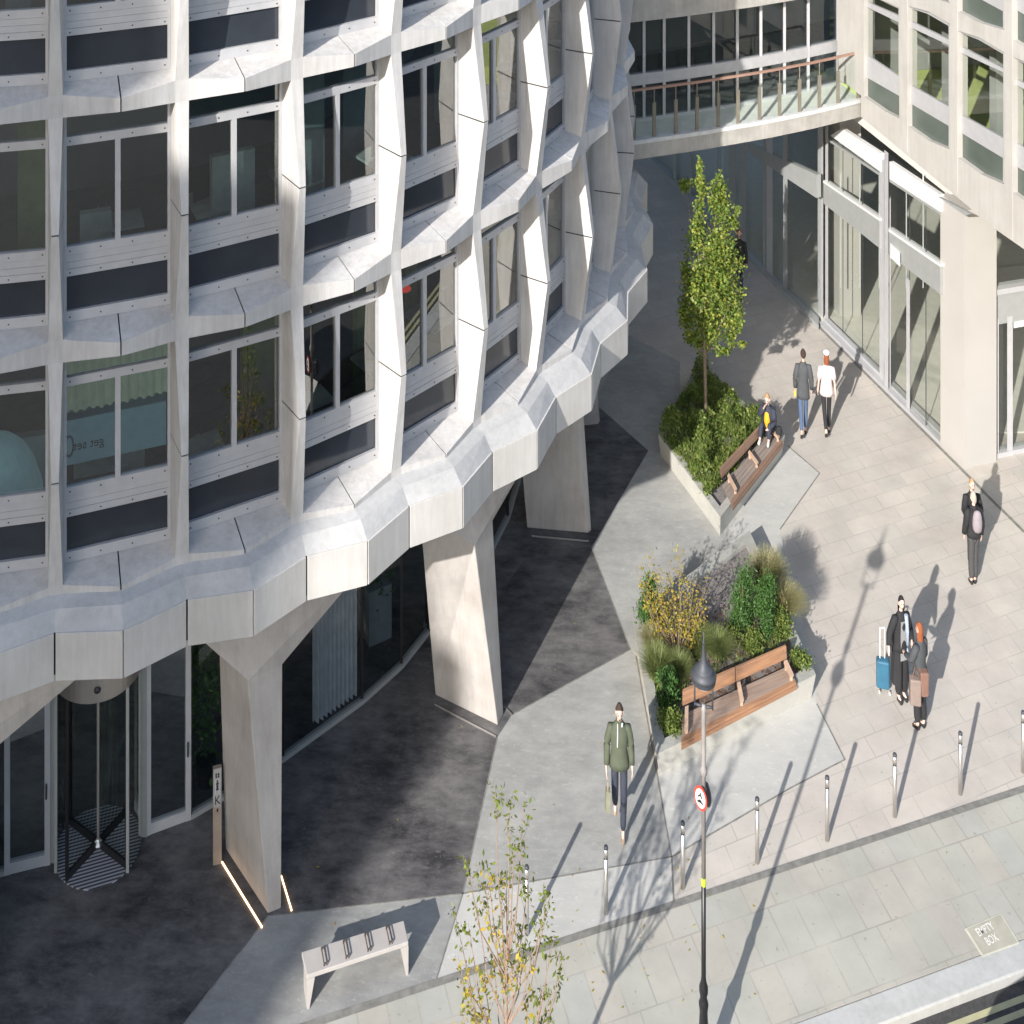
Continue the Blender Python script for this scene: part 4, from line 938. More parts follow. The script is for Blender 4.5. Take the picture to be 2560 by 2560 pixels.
L_tree = leafmat('lime_tree_leaf', [(0.075, 0.14, 0.025), (0.15, 0.24, 0.04), (0.24, 0.33, 0.06), (0.42, 0.42, 0.08), (0.09, 0.17, 0.03), (0.30, 0.34, 0.10)], 0.4)
L_gc = leafmat('groundcover_leaf', [(0.06, 0.11, 0.025), (0.12, 0.19, 0.04), (0.19, 0.26, 0.055), (0.30, 0.33, 0.09), (0.09, 0.15, 0.03)], 0.35)
L_yel = leafmat('autumn_leaf', [(0.42, 0.35, 0.05), (0.50, 0.38, 0.05), (0.30, 0.34, 0.06), (0.48, 0.28, 0.05), (0.20, 0.27, 0.05)], 0.4)
L_dk = leafmat('evergreen_leaf', [(0.035, 0.09, 0.018), (0.06, 0.14, 0.03), (0.10, 0.20, 0.05), (0.05, 0.11, 0.03)], 0.2)
L_gr = leafmat('grass_blade', [(0.16, 0.22, 0.06), (0.24, 0.29, 0.09), (0.30, 0.31, 0.14), (0.13, 0.18, 0.05)], 0.3)
L_fe = leafmat('feather_grass', [(0.50, 0.44, 0.27), (0.42, 0.38, 0.20), (0.30, 0.33, 0.12), (0.56, 0.49, 0.34)], 0.4)
L_sap = leafmat('sapling_leaf', [(0.12, 0.17, 0.03), (0.20, 0.24, 0.04), (0.10, 0.13, 0.03)], 0.3)
L_sy = leafmat('sapling_yellow_leaf', [(0.55, 0.42, 0.05), (0.48, 0.33, 0.04), (0.40, 0.38, 0.08)], 0.4)
# tall slender tree in the far planter
tb = P(1765.5, 1080, 0.34); TY = tb.y
tr = thing('street_tree', 'tall slender young tree with bright yellow-green leaves rising from the far planter', 'tree', tuple(tb))
def tz(x, y, dy=0.0): Y = TY+dy; return Vector(((x-X0)/FP*Y, Y, HC-(y-YH)*Y/FP))
b = MB(); b.tube([tb, tz(1763, 960), tz(1761, 860), tz(1762, 760), tz(1758, 600), tz(1754, 420)], [.036, .033, .03, .024, .014, .005], 10)
for (x0_, y0_, x1_, y1_, d) in ((1762, 860, 1800, 650, .2), (1761, 840, 1722, 680, -.2), (1762, 880, 1826, 760, -.25), (1761, 820, 1790, 560, .3), (1760, 760, 1800, 460, 0), (1762, 890, 1725, 800, .3), (1759, 700, 1712, 470, .1), (1765, 870, 1845, 865, 0.1), (1760, 700, 1838, 560, .2)):
    p, q = tz(x0_, y0_), tz(x1_, y1_, d); b.tube([p, p.lerp(q, .5)+Vector((0, 0, -.05)), q], [.014, .009, .003], 6)
b.build('trunk', M_bark, tr, smooth=True)
cl = [(1752, 440, 11, 52, 1), (1798, 505, 27, 62, 2.2), (1744, 570, 24, 62, 2), (1792, 630, 46, 78, 4.6), (1742, 720, 34, 80, 4), (1802, 720, 46, 88, 5.5), (1768, 815, 42, 58, 3.4), (1832, 800, 24, 55, 2), (1716, 690, 12, 36, .7), (1718, 780, 18, 48, 1.2), (1714, 472, 14, 22, .6), (1702, 458, 7, 8, .15), (1840, 548, 11, 24, .5), (1845, 866, 12, 12, .3), (1808, 880, 14, 20, .4), (1735, 850, 22, 30, .8)]
b = MB(); tw_ = sum(c[4] for c in cl); NL = 15000
for x, y, rx, ry, wt in cl:
    sub = [(RG.gauss(0, .5), RG.gauss(0, .5), RG.gauss(0, .5)) for _ in range(max(2, int(wt*7)))]
    for _ in range(int(NL*wt/tw_)):
        s = RG.choice(sub); dx = (s[0]*.8+RG.gauss(0, .26)); dy = (s[1]*.8+RG.gauss(0, .22)); dd_ = (s[2]*.8+RG.gauss(0, .26))
        leaf(b, tz(x+dx*rx*1.05, y+dy*ry, dd_*rx*TY/FP*1.3), .066, .66, -.4)
b.build('crown', L_tree, tr, recalc=False)
# dense ground cover in the far planter
def inpoly(p, poly):
    c = False; n = len(poly)
    for i in range(n):
        a, d = poly[i], poly[i-1]
        if (a.y > p[1]) != (d.y > p[1]) and p[0] < (d.x-a.x)*(p[1]-a.y)/(d.y-a.y)+a.x: c = not c
    return c
def scatter(poly, n, margin=0.0):
    xs_ = [p.x for p in poly]; ys_ = [p.y for p in poly]; out = []
    while len(out) < n:
        q = (RG.uniform(min(xs_)-margin, max(xs_)+margin), RG.uniform(min(ys_)-margin, max(ys_)+margin))
        if inpoly(q, poly): out.append(q)
    return out
bench_line = (Q8(640, 1500, .45), Q8(1150, 900, .45))
gc = MB(); lumps = [(q[0], q[1], RG.uniform(.09, .26), RG.uniform(.08, .62)) for q in scatter(inset([Vector((p.x, p.y, 0)) for p in in1], .05), 60)]
def hgt(x, y):
    h = .05
    for lx, ly, r, hh in lumps:
        d = math.hypot(x-lx, y-ly)/r
        if d < 1.3: h = max(h, hh*math.cos(min(d, 1.3)*math.pi/2.6)+.05)
    return h
far_poly = inset([Vector((p.x, p.y, 0)) for p in in1], -.10)
bd = (bench_line[1]-bench_line[0]).normalized()
for q in scatter(far_poly, 21000):
    sd = bd.x*(q[1]-bench_line[0].y) - bd.y*(q[0]-bench_line[0].x)
    if sd < 0.02: continue
    h = hgt(*q)*min(1, .4+sd*1.5); z = .34 + h*RG.uniform(.35, 1)**.5
    back = max(0, min(1, (q[1]-26)/2))
    if RG.random() < .3: blade(gc, (q[0], q[1], z-.08), (q[0]+RG.gauss(0, .06), q[1]+RG.gauss(0, .06), z+RG.uniform(.03, .16)), .006, .2, 2)
    else: leaf(gc, (q[0], q[1], z), .062, .55, .5)
GCo = gc.build('ground_cover', L_gc, None, recalc=False); tag(GCo, kind='stuff'); GCo['label'] = 'dense mixed green ground cover filling the far planter'
# shrubs of the near planter
def Q(x, y, z, Y=None):        # crop coordinates -> point at depth Y
    sx_, sy_ = 1560+x/3.22, 1320+y/3.22
    return Vector(((sx_-X0)/FP*Y, Y, HC-(sy_-YH)*Y/FP))
s0 = Q6(435, 1015, .33)
ms = thing('shrub', 'multi-stemmed shrub with yellow and orange autumn leaves in the near planter', 'shrub', tuple(s0))
b = MB(); lf = MB()
tips = [(150, 285), (205, 175), (350, 250), (432, 150), (285, 350), (515, 380), (675, 400), (650, 760), (115, 380), (230, 450), (340, 420), (470, 330), (560, 480), (600, 560), (180, 560), (300, 560), (410, 520), (490, 610), (640, 640), (530, 750), (240, 680), (350, 700)]
for i, (x, y) in enumerate(tips):
    dY = RG.uniform(-.35, .35); tp = Q(x, y, 0, s0.y+dY); md = s0.lerp(tp, .5) + Vector((RG.uniform(-.05, .05)+(tp.x-s0.x)*.12, 0, -.12))
    b.tube([s0+Vector((RG.uniform(-.03, .03), RG.uniform(-.03, .03), 0)), md, tp], [.013, .008, .002], 5)
    for _ in range(70):
        t = RG.uniform(.42, 1.0); p = (s0.lerp(md, t*2) if t < .5 else md.lerp(tp, t*2-1)); 
        leaf(lf, p + Vector((RG.gauss(0, .055), RG.gauss(0, .055), RG.gauss(0, .05))), .042, .6, .2)
    for _ in range(3):
        t = RG.uniform(.5, .9); p = md.lerp(tp, t*2-1) if t > .5 else md; q = p + Vector((RG.uniform(-.15, .15), RG.uniform(-.15, .15), RG.uniform(.05, .2))); b.tube([p, q], [.004, .0015], 4)
        for _ in range(8): leaf(lf, p.lerp(q, RG.uniform(.4, 1.1))+Vector((RG.gauss(0, .02),)*3), .04, .6, .2)
b.build('stems', M_bark, ms); lf.build('leaves', L_yel, ms, recalc=False)
def bush(name, label, cat, base, rx, h, n, m, size, asp=.4, up=1.0, group=None, lean=(0, 0)):
    t = thing(name, label, cat, tuple(base), group); b = MB(); st = MB()
    for k in range(6):
        a = RG.uniform(0, 6.28); st.tube([base, base+Vector((math.cos(a)*rx*.5+lean[0], math.sin(a)*rx*.5+lean[1], h*.8))], [.007, .003], 4)
    subs = []
    for _ in range(14):
        a = RG.uniform(0, 6.28); r = RG.uniform(.1, .75)*rx; zz = RG.uniform(.15, .92)
        subs.append(Vector((math.cos(a)*r*(1-.5*zz*zz)+lean[0]*zz, math.sin(a)*r*(1-.5*zz*zz)+lean[1]*zz, zz*h)))
    for _ in range(n):
        s = RG.choice(subs); p = base + s + Vector((RG.gauss(0, rx*.26), RG.gauss(0, rx*.26), RG.gauss(0, h*.1)))
        if p.z > base.z-.02: leaf(b, p, size, asp, up)
    st.build('stems', M_bark, t); b.build('leaves', m, t, recalc=False); return t
def grass(name, label, base, rx, h, n, m, wd=.004, group=None, lean=(0, 0)):
    b = MB(); base = Vector(base)
    for _ in range(n):
        a = RG.uniform(0, 6.28); r = rx*RG.uniform(.2, 1)**.7; hh = h*RG.uniform(.55, 1)*(1-.35*(r/rx)**2)
        blade(b, base+Vector((RG.gauss(0, rx*.12), RG.gauss(0, rx*.12), 0)), base+Vector((math.cos(a)*r+lean[0], math.sin(a)*r+lean[1], hh)), wd, .55, 5)
    o = b.build(name, m, None, recalc=False); return tag(o, label, 'ornamental grass', group)
bush('shrub', 'upright dark green shrub left of its taller twin right of centre in the near planter', 'shrub', Q6(955, 830, .33), .21, 1.0, 4200, L_dk, .05, .3, 1.4, 'upright evergreen shrubs')
bush('shrub', 'upright dark green shrub nearer the bench of the near planter', 'shrub', Q6(1135, 905, .33), .20, 1.02, 4200, L_dk, .05, .3, 1.4, 'upright evergreen shrubs')
bush('shrub', 'dark green shrub under the yellow leaves at the left wall of the near planter', 'shrub', Q6(205, 830, .33), .2, .85, 2600, L_dk, .055, .35, 1.2)
bush('shrub', 'dark shaded shrub at the left end of the hardwood bench', 'shrub', Q6(330, 1420, .33), .19, .5, 2400, L_dk, .05, .4, 1.0)
bush('shrub', 'low bright green shrub in the nearest corner of the near planter', 'shrub', Q6(375, 1640, .33), .19, .32, 1600, L_gc, .045, .45, 1.0)
bush('shrub', 'leafy green shrub behind the right end of the near bench', 'shrub', Q6(1265, 880, .33), .2, .42, 1900, L_gc, .05, .4, .8)
bush('shrub', 'low lime green shrub in the right corner of the near planter', 'shrub', Q6(1415, 1130, .33), .2, .22, 1500, L_gc, .045, .45, .8)
bush('shrub', 'small green shrub between mulch and bench back', 'shrub', Q6(1060, 980, .33), .24, .25, 1500, L_gc, .045, .45, .8)
bush('shrub', 'low reddish green shrub left of the upright evergreens', 'shrub', Q6(860, 910, .33), .17, .2, 700, L_gc, .04, .45, .8)
grass('ornamental_grass', 'large feathery grass clump with pale plumes at the back right of the near planter', Q6(1130, 600, .33), .42, 1.0, 2600, L_fe, .004, 'feather grasses', (.06, -.02))
grass('ornamental_grass', 'pale plumed grass drooping over the right wall of the near planter', Q6(1265, 740, .33), .36, .72, 2000, L_fe, .004, 'feather grasses', (.12, -.06))
grass('ornamental_grass', 'green fountain grass at the left wall of the near planter', Q6(265, 1230, .33), .36, .6, 1500, L_gr, .004)
grass('ornamental_grass', 'straw-tipped grass clump between the shrub stems and the dark shaded shrub', Q6(440, 1230, .33), .30, .5, 1300, L_gr, .004)
grass('ornamental_grass', 'bright green grass clump directly behind the lamp hood', Q6(590, 1010, .33), .36, .5, 1600, L_gr, .004)
grass('ornamental_grass', 'green grass clump right of the lamp hood', Q6(750, 1020, .33), .36, .42, 1500, L_gr, .004)
grass('ornamental_grass', 'brownish dry grass clump by the left wall under the autumn shrub', Q6(225, 1010, .33), .28, .5, 1000, L_fe, .004)
b = MB()
for _ in range(3600):
    q = scatter(in2, 1)[0]; z = .335
    if (q[0]-Q6(700, 860).x)*-.33 + (q[1]-Q6(700, 860).y) > RG.uniform(-.15, .1): continue
    b.f.append((len(b.v), len(b.v)+1, len(b.v)+2, len(b.v)+3)); b.m.append(0)
    a = RG.uniform(0, 6.28); s = RG.uniform(.01, .035); c = Vector((q[0], q[1], z+RG.uniform(0, .012))); d = Vector((math.cos(a)*s, math.sin(a)*s, RG.uniform(-.006, .006))); e_ = Vector((-d.y, d.x, 0))*.4
    b.v += [c-d-e_, c+d-e_, c+d+e_, c-d+e_]
MU = b.build('bark_chips', leafmat('bark_chip', [(0.20, .11, .075), (.13, .075, .055), (.27, .17, .12), (.09, .06, .05)], 0.0, .9), None, recalc=False); tag(MU, kind='stuff'); MU['label'] = 'reddish bark chips covering the soil of the near planter'

# near sapling, base below the frame
sb_ = Vector((0.80, 14.15, 0.0)); sp = thing('sapling', 'thin many-twigged sapling with yellow and green leaves in the bottom foreground', 'tree', tuple(sb_))
b = MB(); lf = MB(); ly = MB()
b.tube([sb_, sb_+Vector((0, 0, 1.3)), sb_+Vector((0.0, 0, 2.3)), sb_+Vector((0, 0, 2.9))], [.035, .028, .018, .010], 8)
def Qs(x, y, Y): sx_, sy_ = 1100+x/3.117, 1940+y/3.117; return Vector(((sx_-X0)/FP*Y, Y, HC-(sy_-YH)*Y/FP))
stips = [(430, 110, 0), (540, 180, 0), (655, 205, 0), (575, 520, 0), (635, 530, 0), (200, 640, 0), (370, 690, 0), (520, 760, 1), (350, 850, 1), (690, 780, 0), (280, 960, 0), (860, 930, 0), (840, 1050, 0), (220, 1140, 0), (110, 1040, 0), (890, 1240, 0), (800, 1210, 0), (970, 1390, 0), (140, 1400, 1), (200, 1530, 1), (710, 1440, 1), (830, 1590, 0), (340, 1510, 1), (480, 990, 1), (430, 1200, 1), (660, 1290, 0), (520, 1280, 1), (620, 1430, 1), (640, 1160, 0), (480, 1500, 1), (240, 1640, 1), (160, 1820, 1), (260, 1830, 1), (350, 1800, 1), (690, 1790, 1), (840, 1700, 1), (830, 1830, 0), (510, 1560, 1), (420, 1420, 1), (740, 1960, 1), (200, 1990, 1), (920, 1560, 0), (300, 1950, 1)]
for x, y, yl in stips:
    dY = RG.uniform(-.4, .4); tp = Qs(x, y, 14.15+dY)
    z0_ = max(1.5, min(2.9, tp.z - abs(tp.x-sb_.x)*1.8 - .5)); st = Vector((sb_.x, sb_.y, z0_))
    md = st.lerp(tp, .45) + Vector(((tp.x-st.x)*.2, 0, -.06))
    b.tube([st, md, tp], [.010, .007, .003], 5)
    for _ in range(3 if RG.random() < .6 else 2):
        t = RG.uniform(.3, .8); p = md.lerp(tp, t); q = p+Vector((RG.uniform(-.16, .16), RG.uniform(-.16, .16), RG.uniform(.1, .35))); b.tube([p, q], [.003, .0012], 4)
        for _ in range(5): leaf(ly if yl and RG.random() < .6 else lf, p.lerp(q, RG.uniform(.5, 1.05))+Vector((RG.gauss(0, .015), RG.gauss(0, .015), 0)), .062, .45, -.2)
    nn_ = 14 if y > 1300 else 17
    for _ in range(nn_):
        p = md.lerp(tp, RG.uniform(.78, 1.02)) if y < 1300 or RG.random() < .5 else md.lerp(tp, RG.uniform(.2, 1.02)); sp_ = .028 + .012*RG.random()
        leaf(ly if yl and RG.random() < .75 else lf, p+Vector((RG.gauss(0, sp_), RG.gauss(0, sp_), RG.gauss(0, sp_*1.4))), .060, .45, -.3)
b.build('trunk', M_twig, sp); lf.build('green_leaves', L_sap, sp, recalc=False); ly.build('yellow_leaves', L_sy, sp, recalc=False)

# ================================================================== people
SQ = 0.64          # plan proportion of figures in this survey
M_skin = simple('skin', (0.56, 0.36, 0.28), 0.55, var=0.04); M_skin2 = simple('pale_skin', (0.66, 0.46, 0.38), 0.55, var=0.04)
def skin(verts, edges, radii, sub=1):
    me = bpy.data.meshes.new('tmp'); me.from_pydata([tuple(v) for v in verts], edges, []); me.update()
    o = bpy.data.objects.new('tmp', me); COL.objects.link(o)
    m = o.modifiers.new('s', 'SKIN'); m.use_smooth_shade = True
    for i, r in enumerate(radii): me.skin_vertices[0].data[i].radius = (r, r)
    me.skin_vertices[0].data[0].use_root = True
    ss = o.modifiers.new('u', 'SUBSURF'); ss.levels = sub; ss.render_levels = sub
    bpy.context.view_layer.update(); dg = bpy.context.evaluated_depsgraph_get(); ev = o.evaluated_get(dg)
    m2 = bpy.data.meshes.new_from_object(ev); vs = [v.co.copy() for v in m2.vertices]; fs = [tuple(p.vertices) for p in m2.polygons]
    bpy.data.objects.remove(o); bpy.data.meshes.remove(me); bpy.data.meshes.remove(m2)
    return vs, fs
def lerp(a, b_, t): return Vector(a).lerp(Vector(b_), t)
def person(label, pos, face, h, J, cl, mats, group=None, extra=None):
    """J: joint positions in metres for a 1.75 m figure (x right, y forward, z up); cl: clothing options"""
    k = h/1.75; t = thing('person', label, 'person', (pos[0], pos[1], pos[2] if len(pos) > 2 else 0), group)
    ca, sa = math.cos(face), math.sin(face)
    base = Vector((pos[0], pos[1], pos[2] if len(pos) > 2 else 0))
    def W(v):
        v = Vector(v)*k; x, y = v.x*ca - v.y*sa, v.x*sa + v.y*ca
        return base + Vector((x*SQ, y*SQ, v.z))
    def put(name, vf, m, smooth=True, flat=True):
        b = MB(); vs, fs = vf; o = []
        for v in vs:
            v = Vector(v)
            if flat:
                c = lerp(J['pelvis'], J['neck'], max(0, min(1, (v.z-J['pelvis'][2])/max(.2, J['neck'][2]-J['pelvis'][2]))))
                if v.z > J['pelvis'][2]-(.32 if name == 'jacket' else .12) and v.z < J['neck'][2]+.03 and abs(v.y-c.y) < .19 and abs(v.x) < .26: v.y = c.y + (v.y-c.y)*.76
            o.append(W(v))
        b.add(o, fs); return b.build(name, m, t, smooth=smooth)
    pel, chest, neck, head = J['pelvis'], J['chest'], J['neck'], J['head']
    V = [pel, lerp(pel, chest, .5), chest, neck, lerp(neck, head, .5)]; E = [(0, 1), (1, 2), (2, 3), (3, 4)]; Rr = [.100, .100, .118, .055, .050]
    def chain(start, pts, rs):
        last = start
        for p, r in zip(pts, rs): V.append(p); Rr.append(r); E.append((last, len(V)-1)); last = len(V)-1
        return last
    for s in 'LR':
        sx = -1 if s == 'L' else 1
        hd = chain(2, [Vector(J['sho'+s])+Vector((0, 0, -.045)), J['elb'+s], J['wri'+s]], [.045, .038, .028])
        w_, e_ = Vector(J['wri'+s]), Vector(J['elb'+s]); d = (w_-e_).normalized(); sd = d.cross(Vector((sx, .3, 0))).normalized()
        pl = w_ + d*.05; hp = chain(hd, [pl], [.026])
        sd2 = Vector((0, 1, 0)) if abs(d.y) < .7 else Vector((1, 0, 0))
        for q, L_ in ((-.030, .062), (-.011, .075), (.009, .072), (.028, .055)):
            f0 = pl + sd2*q + d*.03; chain(hp, [f0, f0 + d*L_*.5 + Vector((-sx*.008, 0, 0)), f0 + d*L_ + Vector((-sx*.022, 0, -.004))], [.0095, .0085, .006])
        chain(hd, [w_ + d*.035 + sd2*.036, w_ + d*.07 + sd2*.05], [.011, .008])
        chain(0, [J['hip'+s], J['kne'+s], J['ank'+s], lerp(J['ank'+s], J['toe'+s], .8)], [.072, .052, .038, .03])
    body = skin(V, E, Rr)
    # head: one surface joined to the same mesh
    hv = []; hf = []; n1, n2 = 14, 18
    hc = Vector(head); yaw = J.get('yaw', 0.0); nod = J.get('nod', 0.0)
    for i in range(n1+1):
        a = math.pi*i/n1
        for j in range(n2):
            p_ = 2*math.pi*j/n2; x, y, z = math.sin(a)*math.cos(p_)*.073, math.sin(a)*math.sin(p_)*.092, math.cos(a)*.108
            if z < 0: x *= 1+z*2.6; y = y*(1+z*1.2)+.008
            if y > .07 and abs(x) < .03:
                if -.045 < z < .02: y += .022*(1-abs(x)/.03)*(1-abs(z+.018)/.035 if abs(z+.018) < .035 else 0)
            c_, s_ = math.cos(nod), math.sin(nod); y, z = y*c_+z*s_, z*c_-y*s_
            c_, s_ = math.cos(yaw), math.sin(yaw); x, y = x*c_-y*s_, x*s_+y*c_
            hv.append(hc+Vector((x, y, z)))
    for i in range(n1):
        for j in range(n2): j2 = (j+1) % n2; hf.append((i*n2+j, i*n2+j2, (i+1)*n2+j2, (i+1)*n2+j))
    nb = len(body[0]); allv = body[0]+hv; allf = body[1]+[tuple(i+nb for i in f) for f in hf]
    put('body', (allv, allf), mats['skin'])
    def HP(x, y, z):
        c_, s_ = math.cos(nod), math.sin(nod); y, z = y*c_+z*s_, z*c_-y*s_
        c_, s_ = math.cos(yaw), math.sin(yaw); x, y = x*c_-y*s_, x*s_+y*c_
        return hc+Vector((x, y, z))
    # eyes and mouth
    b = MB()
    for x in (-.028, .028): b.box(W(HP(x, .088, .012)), (.014, .014, .009))
    b.box(W(HP(0, .088, -.062)), (.026, .01, .007))
    b.build('facial_features', simple('dark_features', (0.08, 0.035, 0.03), 0.5) if 'dark_features' not in MATS else MATS['dark_features'], t)
    b = MB()
    for x in (-.073, .073): 
        q = W(HP(x, 0, -.005)); b.box(q, (.016, .02, .045))
    b.build('ears', mats['skin'], t)
    # hair
    if cl.get('hair'):
        L_ = cl['hair']; hv2 = []; hf2 = []; rows = 9
        for i in range(rows+1):
            for j in range(n2):
                p_ = 2*math.pi*j/n2; back = (1-math.sin(p_))/2        # 1 at the back
                amax = .27*math.pi + back*(.40*math.pi)
                a = amax*i/rows; x, y, z = math.sin(a)*math.cos(p_)*.078, math.sin(a)*math.sin(p_)*.098-.005, math.cos(a)*.114
                if i >= rows-2 and L_ > 0 and back > .30: z -= L_*(i-rows+3)/3*min(1, (back-.30)/.25); x *= 1.12
                hv2.append(HP(x, y, z))
        for i in range(rows):
            for j in range(n2): j2 = (j+1) % n2; hf2.append((i*n2+j, i*n2+j2, (i+1)*n2+j2, (i+1)*n2+j))
        put('hair', (hv2, hf2), mats['hair'], flat=False)
    # trousers
    if cl.get('trousers', True):
        e = cl.get('tr_r', .0); V2 = [Vector(pel)+Vector((0, 0, .03))]; R2 = [.12]; E2 = []
        for s in 'LR':
            V2 += [J['hip'+s], J['kne'+s], lerp(J['kne'+s], J['ank'+s], .93)]; n = len(V2); R2 += [.092+e, .076+e, .062+e*1.6]; E2 += [(0, n-3), (n-3, n-2), (n-2, n-1)]
        put('trousers', skin(V2, E2, R2), mats['trousers'])
    for s in 'LR':
        a, q = Vector(J['ank'+s]), Vector(J['toe'+s]); d = (q-a); hl = a - Vector((d.x, d.y, 0)).normalized()*.045 - Vector((0, 0, .045))
        put('shoe', skin([hl, lerp(hl, q, .5)+Vector((0, 0, .01)), q], [(0, 1), (1, 2)], [.044, .045, .036]), mats['shoe'], flat=False)
    # jacket
    if 'jacket' in mats:
        hem = cl.get('hem', -.06) + .135; jr = cl.get('j_r', 0.0)
        b = MB(); sl_ = cl.get('sleeve', .93); pel_, ch_, nk_ = Vector(pel), Vector(chest), Vector(neck)
        rings = [(pel_+Vector((0, 0, hem-.13)), .205+jr*1.4, .158+jr), (pel_+Vector((0, 0, hem-.06)), .200+jr, .150+jr), (pel_+Vector((0, 0, .06)), .182+jr, .138+jr), (pel_.lerp(ch_, .5), .158+jr, .122+jr), (ch_, .182+jr, .138+jr), (ch_.lerp(nk_, .4), .186+jr, .130+jr), (ch_.lerp(nk_, .68), .160+jr, .105), (ch_.lerp(nk_, .88), .105, .082), (ch_.lerp(nk_, 1.05), .066, .066), (ch_.lerp(nk_, 1.12), .060, .062)]
        n = 20; vs = []; fs = []
        for q_, rx_, ry_ in rings: vs += [q_+Vector((rx_*math.cos(2*math.pi*k2/n), ry_*math.sin(2*math.pi*k2/n), 0)) for k2 in range(n)]
        for i_ in range(len(rings)-1):
            for k2 in range(n): fs.append((i_*n+k2, i_*n+(k2+1) % n, (i_+1)*n+(k2+1) % n, (i_+1)*n+k2))
        fs.append(tuple(range(n))[::-1]); b.add([W(v) for v in vs], fs)
        for s_ in 'LR':
            sh, el, wr = Vector(J['sho'+s_])+Vector((0, 0, -.028)), Vector(J['elb'+s_]), Vector(J['wri'+s_])
            if sl_ > .5: pts_ = [nk_.lerp(sh, .6)+Vector((0, 0, -.03)), sh, sh.lerp(el, .5), el.lerp(sh, .08), el.lerp(wr, .12), el.lerp(wr, .55), el.lerp(wr, sl_)]; rs_ = [.048, .062, .060, .054, .053, .047, .042]
            else: pts_ = [nk_.lerp(sh, .6)+Vector((0, 0, -.03)), sh, sh.lerp(el, .5), sh.lerp(el, .85)]; rs_ = [.048, .064, .062, .060]
            b.tube([W(p_) for p_ in pts_], [r_*.92 for r_ in rs_], 12)
        b.build('jacket', mats['jacket'], t, smooth=True)

    if extra: extra(t, W, J)
    return t
def stance(fl=0.0, fr=0.0, ll=0.0, lr=0.0, armL=((-.25, -.02, 1.14), (-.27, .06, .90)), armR=((.25, -.02, 1.14), (.27, .06, .90)), lean=0.0, w_=.095):
    J = dict(pelvis=(0, 0, .95), chest=(0, lean*.5, 1.27), neck=(0, lean, 1.47), head=(0, lean+.02, 1.625))
    for s, sx, f, l in (('L', -1, fl, ll), ('R', 1, fr, lr)):
        J['hip'+s] = (sx*w_, 0, .90); J['ank'+s] = (sx*w_*.9, f-(.06 if l else 0), .09+l)
        J['kne'+s] = (sx*w_, f*.5+(.07 if l else .03), .50+l*.25)
        J['toe'+s] = (sx*w_, f+(.10 if l else .16), .035+(l*.15)); J['sho'+s] = (sx*.17, lean*.9, 1.42)
    J['elbL'], J['wriL'] = armL; J['elbR'], J['wriR'] = armR
    return J
def cloth(n, c, r=.85): return simple(n, c, r, var=.10, scale=9)
c_green = cloth('olive_green_jacket', (0.085, 0.10, 0.065)); c_navy = cloth('dark_navy_trousers', (0.035, 0.04, 0.06)); c_jean = cloth('blue_jeans', (0.07, 0.11, 0.19)); c_dgrey = cloth('charcoal_jacket', (0.07, 0.075, 0.08))
c_black = cloth('black_cloth', (0.02, 0.02, 0.022)); c_pink = cloth('pale_pink_top', (0.68, 0.56, 0.56)); c_yel = cloth('mustard_yellow_top', (0.72, 0.38, 0.02)); c_grey = cloth('mid_grey_cloth', (0.28, 0.285, 0.29)); c_slate = cloth('slate_cardigan', (0.06, 0.065, 0.07)); c_dk = cloth('dark_grey_trousers', (0.06, 0.06, 0.06))
h_dark = cloth('dark_brown_hair', (0.045, 0.028, 0.02)); h_red = cloth('auburn_hair', (0.26, 0.075, 0.025)); h_blond = cloth('blond_hair', (0.40, 0.24, 0.12)); h_black = cloth('black_hair', (0.015, 0.012, 0.012))
s_tan = cloth('tan_shoe', (0.36, 0.25, 0.18)); s_blk = cloth('black_shoe', (0.02, 0.02, 0.02)); s_wht = cloth('white_shoe', (0.65, 0.65, 0.64))
# man in green walking towards the viewer, carrying a paper bag
def ex1(t, W, J):
    b = MB(); b.tube([W((.04, .115, 1.49)), W((.045, .14, 1.30)), W((.05, .15, 1.2))], .008, 5); b.tube([W((-.06, .10, 1.50)), W((-.045, .12, 1.46))], .012, 5); b.build('hood_cord', s_wht, t)
    b = MB(); b.box(W((-.028, .115, 1.635)), (.03, .012, .02)); b.box(W((.028, .115, 1.635)), (.03, .012, .02)); b.build('sunglasses', M_black, t)
g1 = P(1555, 2098)
person('man with sunglasses in olive green jacket walking towards the bollards with a bag', (g1.x-.02, g1.y+.13), R_(180-4), 1.84, dict(stance(-.02, .0), **{'ankL': (-.06, .22, .09), 'toeL': (-.06, .37, .045), 'kneL': (-.08, .18, .50), 'ankR': (.07, -.22, .22), 'toeR': (.075, -.12, .11), 'kneR': (.09, .04, .50), 'elbR': (.25, -.06, 1.15), 'wriR': (.27, .08, .90), 'elbL': (-.245, -.05, 1.15), 'wriL': (-.26, .08, .92), 'nod': .25, 'head': (0, .05, 1.625)}),
       dict(hair=.001, hem=-.08, j_r=.008), dict(skin=M_skin2, hair=h_dark, trousers=c_navy, shoe=s_tan, jacket=c_green), extra=ex1)
tb1 = thing('carrier_bag', 'folded olive bag carried low by the man in green', 'bag', tuple(Vector((g1.x, g1.y, 0))))
bq = Vector(((1519-X0)/FP*18.4, 18.4, 0)); b = MB(); b.hexa([bq+Vector((-.03, -.035, .47)), bq+Vector((.03, -.05, .47)), bq+Vector((.035, .03, .47)), bq+Vector((-.03, .045, .47))], [bq+Vector((-.025, -.04, .76)), bq+Vector((.035, -.05, .76)), bq+Vector((.035, .035, .76)), bq+Vector((-.025, .045, .76))]); b.build('sack', cloth('olive_bag', (0.20, 0.20, 0.14)), tb1)
